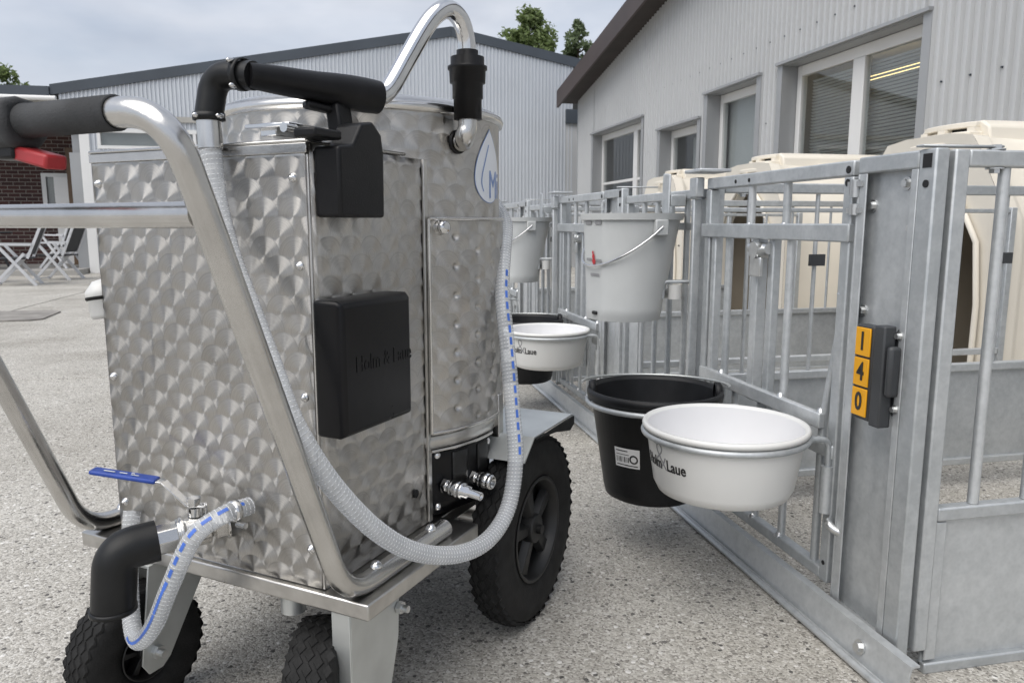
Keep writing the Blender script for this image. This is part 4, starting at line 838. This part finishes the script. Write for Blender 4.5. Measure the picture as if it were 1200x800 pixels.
gn0 = (0.215, 0.115, 1.232)
pp = spline([gn0, (0.235, 0.109, 1.236), (0.258, 0.101, 1.258), (0.288, 0.085, 1.311), (0.319, 0.065, 1.369), (0.341, 0.051, 1.399), (0.368, 0.040, 1.412), (0.396, 0.031, 1.399), (0.412, 0.027, 1.368), (0.416, 0.026, 1.330)], 8)
MB().tube(pp, 0.0180, 18).build('milk_pipe', 'chrome', cart)
# gun body: swelling black handle
ga, gb = Vector((-0.005, 0.205, 1.240)), Vector((0.225, 0.112, 1.231)); rad = [0.0205, 0.0225, 0.0240, 0.0250, 0.0265, 0.0290, 0.0308, 0.0312, 0.0300]
MB().tube([ga.lerp(gb, i / 8) for i in range(9)], rad, 22).build('dosing_gun', 'black_plastic', cart, bevel=0.003)
gg = MB(); dgn = (gb - ga).normalized()
gg.bar(ga.lerp(gb, 0.66) + Vector((0, 0, -0.025)), ga.lerp(gb, 0.66) + Vector((0.0, -0.01, -0.088)), 0.030, 0.040, up=(1, 0, 0)); gg.bar(ga.lerp(gb, 0.40) + Vector((0, 0, -0.032)), ga.lerp(gb, 0.66) + Vector((0, 0, -0.036)), 0.022, 0.014); gg.build('gun_trigger', 'black_plastic', cart, bevel=0.005)
# holster cup on the side
hp = [(0.022, 1.010), (0.146, 1.010), (0.148, 1.120), (0.142, 1.152), (0.118, 1.172), (0.085, 1.165), (0.060, 1.128), (0.022, 1.124)]
MB().prism(hp, 1, 0.046, 0.0995).build('gun_holster', 'black_plastic', cart, bevel=0.006, seg=3)
MB().box((-0.018, 0.06, 1.135), (0.05, 0.105, 1.150)).build('holster_arm', 'black_plastic', cart, bevel=0.004)
# black cover box with embossed lettering
cb = MB(); A = [(0.004, 0.640), (0.216, 0.640), (0.216, 0.874), (0.004, 0.874)]; Bq = [(0.010, 0.646), (0.210, 0.646), (0.210, 0.866), (0.010, 0.866)]
cb.add([(u, 0.0995, z) for u, z in A] + [(u, 0.052, z) for u, z in A] + [(u, 0.040, z) for u, z in Bq], [(0, 1, 2, 3), (11, 10, 9, 8)] + [(k + i, k + (i + 1) % 4, k + 4 + (i + 1) % 4, k + 4 + i) for k in (0, 4) for i in range(4)])
cvb = cb.build('cover_box', 'black_cover', cart, bevel=0.006, seg=3)
lettering('embossing', 'Holm & Laue', 0.040, lambda x, y, z: (0.125 + x, 0.0402 - z * 1.0, 0.762 + y), 'black_cover', cvb, sx=0.80, extrude=0.0012)
MB().cyl((0.305, 0.0995, 0.44), (0.305, 0.0955, 0.44), 0.009, 16).build('plug', 'rubber', cart)
# coupling plate under the tank
c0_, c1_ = radians(-121), radians(-85); CR = TR - 0.002
cpl = sheet('coupling_plate', lambda s, t: cyl(s / TR, t, CR), c0_ * TR, c1_ * TR, 0.372, 0.517, 24, 6, 'black_cover', cart, 0.006)
MB().lathe([(TR - 0.03, 0.357), (TR - 0.03, 0.52)], (TU, TV, 0), n=64).build('inner_skirt', 'black_plastic', cart)
MB().tube([cyl(c0_ + (c1_ - c0_) * i / 14, 0.5155, TR + 0.004) for i in range(15)], 0.0035, 8).build('plate_edge', 'steel', cart)
for th0, th1 in ((-111, -103), (-96, -88)):
    sheet('inspection_cover', lambda s, t: cyl(s / TR, t, CR + 0.003), radians(th0) * TR, radians(th1) * TR, 0.435, 0.503, 8, 4, 'rim_plastic', cart, 0.003)
for (th, z) in ((-118, 0.503), (-118, 0.386), (-87, 0.497)):
    d_ = Vector((cos(radians(th)), sin(radians(th)), 0))
    MB().lathe([(0.0001, 0.006), (0.004, 0.0055), (0.007, 0.003), (0.0085, 0)], cyl(radians(th), z, CR), d_, 12).build('screw', 'chrome', cart)
def coupler(o, tail):
    d = Vector((-0.10, -1, -0.08)).normalized(); m_ = MB()
    m_.tube([Vector(o), Vector(o) + d * 0.010], 0.017, 6, True, False)
    pr_ = [(0.012, 0.008), (0.012, 0.018), (0.017, 0.019), (0.018, 0.024), (0.0165, 0.026), (0.0185, 0.028), (0.0185, 0.042), (0.0165, 0.044), (0.0185, 0.046), (0.0175, 0.052)]
    if tail: pr_ += [(0.014, 0.053), (0.014, 0.066), (0.009, 0.068), (0.009, 0.098), (0.006, 0.098), (0.006, 0.085)]
    else: pr_ += [(0.015, 0.054), (0.010, 0.054), (0.009, 0.041), (0, 0.041)]
    m_.lathe(pr_, o, d, 24); return m_.build('hose_coupling', 'chrome', cart)
coupler(cyl(radians(-115), 0.432, CR), True); coupler(cyl(radians(-99), 0.428, CR), False)

# handle: one bent tube, up one side, across the top and down the other
VR, VL = 0.035, 0.705
hp_ = [(0.315, VR, 0.372), (-0.018, VR, 0.372), (-0.262, VR, 0.998), (-0.318, VR, 1.136), (-0.318, VL, 1.136), (-0.262, VL, 0.998), (-0.018, VL, 0.372), (0.315, VL, 0.372)]
MB().tube(rounded(hp_, [0.075, 0.03, 0.085, 0.085, 0.03, 0.075], 10), 0.0190, 20).build('handle_tube', 'steel', cart)
MB().cyl((-0.268, VR + 0.012, 1.011), (-0.268, VL - 0.012, 1.011), 0.0175, 18).build('cross_bar', 'steel', cart)
for v in (VR, VL):
    for u in (0.075, 0.262):
        MB().lathe([(0.0001, 0.008), (0.006, 0.007), (0.009, 0.003), (0.012, 0.0), (0.012, -0.004)], (u, v, 0.3925), (0, 0, 1), 14).build('bolt', 'chrome', cart)
MB().lathe([(0.0195, 0), (0.0224, 0), (0.0224, 0.168), (0.0232, 0.172), (0.0232, 0.175), (0.0195, 0.177)], (-0.318, 0.122, 1.136), (0, 1, 0), 24).build('grip', 'foam_grip', cart)
MB().lathe([(0.0195, 0), (0.0224, 0), (0.0224, 0.17), (0.0195, 0.172)], (-0.318, 0.445, 1.136), (0, 1, 0), 24).build('grip', 'foam_grip', cart)
# drive lever housing on the handle and its red lever
MB().prism([(-0.352, 1.120), (-0.350, 1.160), (-0.325, 1.168), (-0.290, 1.162), (-0.284, 1.120), (-0.300, 1.100), (-0.340, 1.100)], 1, 0.299, 0.443).build('switch_housing', 'foam_grip', cart, bevel=0.008, seg=3)
MB().box((-0.335, 0.308, 1.086), (-0.295, 0.36, 1.104)).build('lever_pivot', 'black_plastic', cart, bevel=0.004)
rl = MB(); la, lb_ = Vector((-0.312, 0.362, 1.104)), Vector((-0.322, 0.238, 1.079))
rl.bar(la, lb_, 0.030, 0.019); rl.build('red_lever', 'red_paint', cart, bevel=0.004)
MB().bar(la + Vector((0, 0.012, 0.008)), la + Vector((0.0, -0.012, 0.012)), 0.034, 0.026).build('lever_head', 'red_paint', cart, bevel=0.004)

# hose elbow at the gun, stub and long clear hose
eb = rounded([(0.004, 0.200, 1.240), (0.0, 0.283, 1.248), (-0.012, 0.290, 1.175)], 0.07, 12)
MB().tube(eb, 0.0235, 20).build('hose_elbow', 'elbow_rubber', cart)
for p, ax in (((-0.0115, 0.2895, 1.178), (0, 0, 1)), ((0.0, 0.222, 1.243), (0, 1, 0.05))):
    c_ = MB(); c_.lathe([(0.024, -0.006), (0.0265, -0.006), (0.0265, 0.006), (0.024, 0.006)], p, ax, 20); c_.build('hose_clamp', 'elbow_rubber', cart)
for p in ((-0.012, 0.263, 1.178), (-0.036, 0.29, 1.178), (-0.02, 0.225, 1.262), (-0.022, 0.22, 1.222)):
    MB().lathe([(0.0001, 0.01), (0.004, 0.007), (0.005, 0.0), (0.004, -0.004), (0.0001, -0.005)], p, (-1, 0, 0), 10).build('clamp_screw', 'chrome', cart)
MB().cyl((-0.012, 0.290, 1.185), (-0.014, 0.287, 1.125), 0.0205, 20).build('pipe_stub', 'tank_rim', cart)
def hose(name, pts, r, n=14, step=0.0085, coil_r=0.0008):
    path = spline(pts, 14); o = MB().tube(path, r, 20, False).build(name, 'hose_clear', cart)
    L = [0.0]
    for i in range(1, len(path)): L.append(L[-1] + (path[i] - path[i - 1]).length)
    def at(d):
        i = 0
        while i < len(L) - 2 and L[i + 1] < d: i += 1
        f = (d - L[i]) / max(1e-6, L[i + 1] - L[i]); return path[i].lerp(path[i + 1], f), (path[min(i + 2, len(path) - 1)] - path[max(i - 1, 0)]).normalized()
    mb = MB(); d = 0.0; x = None; cp = []
    seg = step / 14
    k = 0
    while d < L[-1]:
        p, t = at(d)
        x = t.orthogonal().normalized() if x is None else (x - t * x.dot(t)).normalized(); y = t.cross(x); a = 2 * pi * k / 14
        cp.append(p + (x * cos(a) + y * sin(a)) * (r - 0.0005)); d += seg; k += 1
    mb.tube(cp, coil_r, 5); mb.build('coil', 'hose_coil', o)
    return o, path, at, L[-1]
hpts = [(-0.014, 0.287, 1.13), (-0.022, 0.272, 1.04), (-0.035, 0.235, 0.95), (-0.055, 0.180, 0.87), (-0.080, 0.115, 0.78), (-0.092, 0.062, 0.69), (-0.050, 0.028, 0.585), (0.035, 0.004, 0.478), (0.140, -0.010, 0.398), (0.255, -0.032, 0.352), (0.360, -0.046, 0.345), (0.445, -0.050, 0.385), (0.487, -0.048, 0.478), (0.510, -0.030, 0.59), (0.543, 0.000, 0.736), (0.580, 0.030, 0.845), (0.64, 0.055, 0.93), (0.72, 0.09, 1.0), (0.80, 0.16, 1.05)]
ho, hpath, hat, hlen = hose('clear_hose', hpts, 0.0178)
def dashes(par, at, r, d0, d1, side, dash, gap, wid):
    mb = MB(); d = d0; up = Vector(side)
    while d < d1:
        N = 4; rows = []
        for i in range(N + 1):
            p, t = at(d + dash * i / N); x = (up - t * up.dot(t)).normalized(); y = t.cross(x)
            rows.append([p + (x * cos(q) + y * sin(q)) * (r + 0.0009) for q in (-wid, -wid / 3, wid / 3, wid)])
        mb.add([p for rw in rows for p in rw], [(i * 4 + k, i * 4 + k + 1, i * 4 + 5 + k, i * 4 + 4 + k) for i in range(N) for k in range(3)]); d += dash + gap
    mb.build('blue_stripe', 'blue_print', par)
dashes(ho, hat, 0.0178, hlen * 0.655, hlen * 0.86, (-0.55, -0.83, 0.1), 0.017, 0.010, 0.17)
# drain valve on the front panel with its black elbow and short blue-striped hose
vb = MB(); va_ = Vector((0.010, 0.325, 0.446)); vd = Vector((-0.84, 0.54, -0.07)).normalized()
vb.lathe([(0.030, 0), (0.030, 0.004), (0.024, 0.006)], va_, vd, 20)
vb.tube([va_ + vd * 0.004, va_ + vd * 0.024], 0.027, 6, True, False)
vb.lathe([(0.019, 0.02), (0.019, 0.03), (0.029, 0.034), (0.0295, 0.075), (0.033, 0.077), (0.033, 0.082), (0.030, 0.084), (0.0305, 0.088), (0.026, 0.09)], va_, vd, 24)
vb.tube([va_ + vd * 0.088, va_ + vd * 0.132], 0.0285, 8, True, False)
val = vb.build('drain_valve', 'steel', cart, bevel=0.0015)
ve = va_ + vd * 0.118
eb2 = rounded([va_ + vd * 0.122, ve + vd * 0.072, ve + vd * 0.076 + Vector((-0.004, 0.006, -0.106))], 0.056, 14)
MB().tube(eb2, 0.0370, 24).build('drain_elbow', 'elbow_rubber', cart)
MB().lathe([(0.034, -0.004), (0.0395, -0.004), (0.0395, 0.004), (0.034, 0.004)], eb2[-1], (0, 0, 1), 24).build('elbow_lip', 'elbow_rubber', cart)
sp0 = va_ + vd * 0.056 + Vector((0, 0, 0.029))
vs_ = MB().cyl(sp0, sp0 + Vector((0, 0, 0.016)), 0.013, 14); vs_.tube([sp0 + Vector((0, 0, 0.02)), sp0 + Vector((0, 0, 0.034))], 0.013, 6, True, False); vs_.bar(sp0 + Vector((0.012, -0.012, 0.0)), sp0 + Vector((0.012, -0.012, 0.022)), 0.008, 0.006); vs_.build('valve_stem', 'chrome', cart, bevel=0.0015)
hz = [sp0 + Vector((0.012, -0.016, 0.018)), sp0 + Vector((-0.004, 0.010, 0.020)), sp0 + Vector((-0.022, 0.050, 0.064)), sp0 + Vector((-0.065, 0.140, 0.080))]
hb = MB()
for i in range(3): hb.bar(hz[i], hz[i + 1], 0.022, 0.003)
hb.build('valve_lever', 'chrome', cart, bevel=0.001)
lg = MB().bar(hz[2] + (hz[3] - hz[2]) * 0.10, hz[3] + (hz[3] - hz[2]) * 0.30, 0.026, 0.009).build('lever_grip', 'blue_vinyl', cart, bevel=0.004, seg=3)
lv = hz[3] - hz[2]; ld = lv.normalized(); lm = hz[2] + lv * 0.72 + Vector((0, 0, 0.0056)); ly = Vector((0, 0, 1)).cross(ld).normalized()
pm = MB()
for x0, x1, y0, y1 in ((-0.034, -0.014, 0.001, 0.005), (-0.006, 0.008, 0.000, 0.004), (0.014, 0.020, -0.004, 0.000), (0.016, 0.030, 0.003, 0.006)):
    q4 = [tuple(lm - ld * x + ly * y) for x, y in ((x0, y0), (x1, y0), (x1, y1), (x0, y1))]; pm.add(q4, [(0, 1, 2, 3)])
pm.build('print', 'logo_white', lg)
h2 = [(0.006, 0.262, 0.490), (-0.045, 0.276, 0.488), (-0.085, 0.308, 0.455), (-0.105, 0.352, 0.362), (-0.108, 0.395, 0.282), (-0.10, 0.448, 0.232), (-0.075, 0.500, 0.232), (-0.045, 0.54, 0.290), (-0.02, 0.565, 0.36), (0.0, 0.575, 0.43)]
ho2, hp2, hat2, hl2 = hose('drain_hose', h2, 0.0165)
dashes(ho2, hat2, 0.0165, 0.02, hl2 * 0.30, (-0.75, -0.35, 0.55), 0.016, 0.010, 0.20); dashes(ho2, hat2, 0.0165, hl2 * 0.30, hl2 * 0.56, (-0.85, -0.25, 0.35), 0.07, 0.0015, 0.16)
hc = MB(); hc.lathe([(0.0175, -0.006), (0.0195, -0.006), (0.0195, 0.006), (0.0175, 0.006)], (-0.025, 0.270, 0.4895), (-1, 0.2, 0), 20); hc.cyl((-0.026, 0.263, 0.466), (-0.026, 0.243, 0.466), 0.006, 8); hc.build('hose_clamp', 'chrome', cart)
# white teat cup hanging on the far side
tcup = MB().lathe([(0, 0), (0.030, 0), (0.034, 0.008), (0.034, 0.04), (0.036, 0.042), (0.036, 0.055), (0.020, 0.075), (0, 0.08)], (0.04, 0.650, 0.812), (0.0, 0.15, 1), 20); tcup.build('teat_cup', 'white_plastic', cart)
MB().lathe([(0.0345, 0.038), (0.0372, 0.040), (0.0372, 0.044), (0.0345, 0.046)], (0.04, 0.650, 0.812), (0.0, 0.15, 1), 20).build('cup_ring', 'rubber', cart)

# wheels
def wheel(name, c, R, W, rr, lugs, rows, ax=(0, -1, 0), spokes=5):
    c = Vector(c); ax = Vector(ax).normalized(); h = W / 2
    prof = [(rr, -h * 0.80), (rr + (R - rr) * 0.25, -h * 0.97), (rr + (R - rr) * 0.55, -h), (R * 0.93, -h * 0.90), (R * 0.972, -h * 0.66), (R * 0.985, -h * 0.3), (R * 0.988, 0), (R * 0.985, h * 0.3), (R * 0.972, h * 0.66), (R * 0.93, h * 0.90), (rr + (R - rr) * 0.55, h), (rr + (R - rr) * 0.25, h * 0.97), (rr, h * 0.80), (rr, -h * 0.80)]
    o = thing(name, '', '', (0, 0, 0)); del o['label']; del o['category']; o.parent = cart
    tb = MB().lathe(prof, c, ax, 72); x = ax.orthogonal().normalized(); y = ax.cross(x)
    for i in range(lugs):
        for j in range(rows):
            f = (j + 0.5) / rows * 2 - 1; a = 2 * pi * (i + 0.5 * (j % 2)) / lugs; da = 2 * pi / lugs * 0.40; dw = W / rows * 0.42
            r0 = R * (0.975 - 0.035 * f * f * f * f - 0.018 * f * f); r1 = r0 + R * 0.030; q = []
            for r_, k in ((r0, 1.12), (r1, 0.86)):
                for (sa, sw_) in ((-1, 0), (0, -1), (1, 0), (0, 1)):
                    aa = a + sa * da * k * 1.25; hh = f * h * 0.93 + sw_ * dw * k * 1.2
                    q.append(c + ax * hh + (x * cos(aa) + y * sin(aa)) * r_)
            tb.add(q, [(4, 5, 6, 7), (0, 1, 5, 4), (1, 2, 6, 5), (2, 3, 7, 6), (3, 0, 4, 7)])
    tb.build('tyre', 'rubber', o)
    rm_ = MB(); rm_.lathe([(rr * 1.0, -h * 0.80), (rr * 1.05, -h * 0.86), (rr * 1.04, -h * 0.95), (rr * 0.98, -h * 0.93), (rr * 0.90, -h * 0.5), (rr * 0.88, 0), (rr * 0.90, h * 0.5), (rr * 0.98, h * 0.93), (rr * 1.04, h * 0.95), (rr * 1.05, h * 0.86), (rr, h * 0.80)], c, ax, 48)
    rm_.lathe([(0.0, h * 0.85), (rr * 0.16, h * 0.85), (rr * 0.28, h * 0.80), (rr * 0.30, h * 0.40), (rr * 0.30, -h * 0.6), (0, -h * 0.6)], c, ax, 28)
    for k in range(spokes):
        a = 2 * pi * k / spokes + 0.35; d = x * cos(a) + y * sin(a); e = y * cos(a) - x * sin(a)
        p0 = c + d * rr * 0.24; p1 = c + d * rr * 0.93
        for s in (h * 0.42,):
            vs = [p0 - e * rr * .13 + ax * s * .2, p0 + e * rr * .13 + ax * s * .2, p0 + e * rr * .07 + ax * s * 1.5, p0 - e * rr * .07 + ax * s * 1.5, p1 - e * rr * .20 + ax * s * .2, p1 + e * rr * .20 + ax * s * .2, p1 + e * rr * .13 + ax * s * 1.2, p1 - e * rr * .13 + ax * s * 1.2]
            rm_.add(vs, [(0, 3, 2, 1), (4, 5, 6, 7), (0, 1, 5, 4), (1, 2, 6, 5), (2, 3, 7, 6), (3, 0, 4, 7)])
    rm_.lathe([(rr * 0.9, -h * 0.2), (rr * 0.28, -h * 0.1)], c, ax, 36)
    rm_.build('rim', 'rim_plastic', o, bevel=0.002)
    return o
wheel('drive_wheel', (0.685, 0.018, 0.24), 0.24, 0.084, 0.128, 46, 5)
wheel('drive_wheel', (0.685, 0.722, 0.24), 0.24, 0.084, 0.128, 46, 5)
MB().cyl((0.685, 0.07, 0.24), (0.685, 0.67, 0.24), 0.02, 12).build('axle', 'steel_brushed', cart)
MB().cyl((0.685, -0.03, 0.24), (0.685, 0.0, 0.24), 0.012, 12).build('axle_end', 'rim_plastic', cart)
# castors with folded forks
for (cx, cy, ry) in ((-0.008, 0.582, -4), (0.038, 0.138, 24)):
    ax = Vector((sin(radians(ry)), -cos(radians(ry)), 0)); wheel('castor_wheel', (cx, cy, 0.136), 0.136, 0.082 if cy > 0.3 else 0.096, 0.055, 32, 5, ax)
def fork(pv, cx, cy, inner):
    f = MB()
    for s in (-1, 1):
        v = cy + s * 0.056
        f.prism([(pv[0] - 0.065, 0.325), (pv[0] + 0.085, 0.325), (pv[0] + 0.085, 0.28), (cx + 0.032, 0.115), (cx + 0.012, 0.100), (cx - 0.02, 0.100), (cx - 0.035, 0.125)], 1, v - 0.002, v + 0.002)
    f.box((pv[0] - 0.065, cy - 0.054, 0.318), (pv[0] + 0.085, cy + 0.054, 0.325)); f.build('castor_fork', 'fork_metal', cart, bevel=0.001)
    b_ = MB(); b_.tube([(cx, cy - 0.058, 0.14), (cx, cy - 0.068, 0.14)], 0.014, 6, True, False); b_.cyl((cx, cy - 0.068, 0.14), (cx, cy - 0.082, 0.14), 0.008, 10); b_.build('axle_nut', 'bolt_zinc', cart)
fork((0.055, 0.585), -0.005, 0.585, 0)
# right castor bracket: bent plate in front of the wheel's right side
rb = MB().prism([(0.010, 0.3255), (0.150, 0.3255), (0.160, 0.29), (0.155, 0.21), (0.118, 0.09), (0.100, 0.055), (0.060, 0.055), (0.010, 0.10)], 1, 0.046, 0.050)
rb.prism([(0.046, 0.3255), (0.085, 0.3255), (0.085, 0.10), (0.046, 0.10)], 0, 0.006, 0.0098); rb.build('castor_fork', 'fork_metal', cart, bevel=0.001)
b_ = MB(); b_.tube([(0.155, 0.045, 0.27), (0.155, 0.035, 0.27)], 0.012, 6, True, False); b_.cyl((0.155, 0.035, 0.27), (0.155, 0.022, 0.27), 0.007, 10); b_.build('bracket_bolt', 'bolt_zinc', cart)
MB().cyl((0.06, 0.22, 0.27), (0.06, 0.22, 0.325), 0.024, 14).build('castor_pivot', 'fork_metal', cart)
# platform over the drive wheels
for s in (0, 1):
    yv = (lambda v: v) if s == 0 else (lambda v: 0.74 - v)
    fd = MB(); pro = [(0.545, 0.455), (0.600, 0.500), (0.845, 0.500), (0.845, 0.504), (0.598, 0.504), (0.541, 0.457)]
    fd.prism(pro, 1, yv(-0.045), yv(0.18)); fd.build('wheel_platform', 'fork_metal', cart)
    MB().prism([(0.60, 0.499), (0.848, 0.499), (0.848, 0.478), (0.82, 0.466), (0.72, 0.486)], 1, yv(-0.046), yv(-0.050)).build('platform_edge', 'rubber', cart)
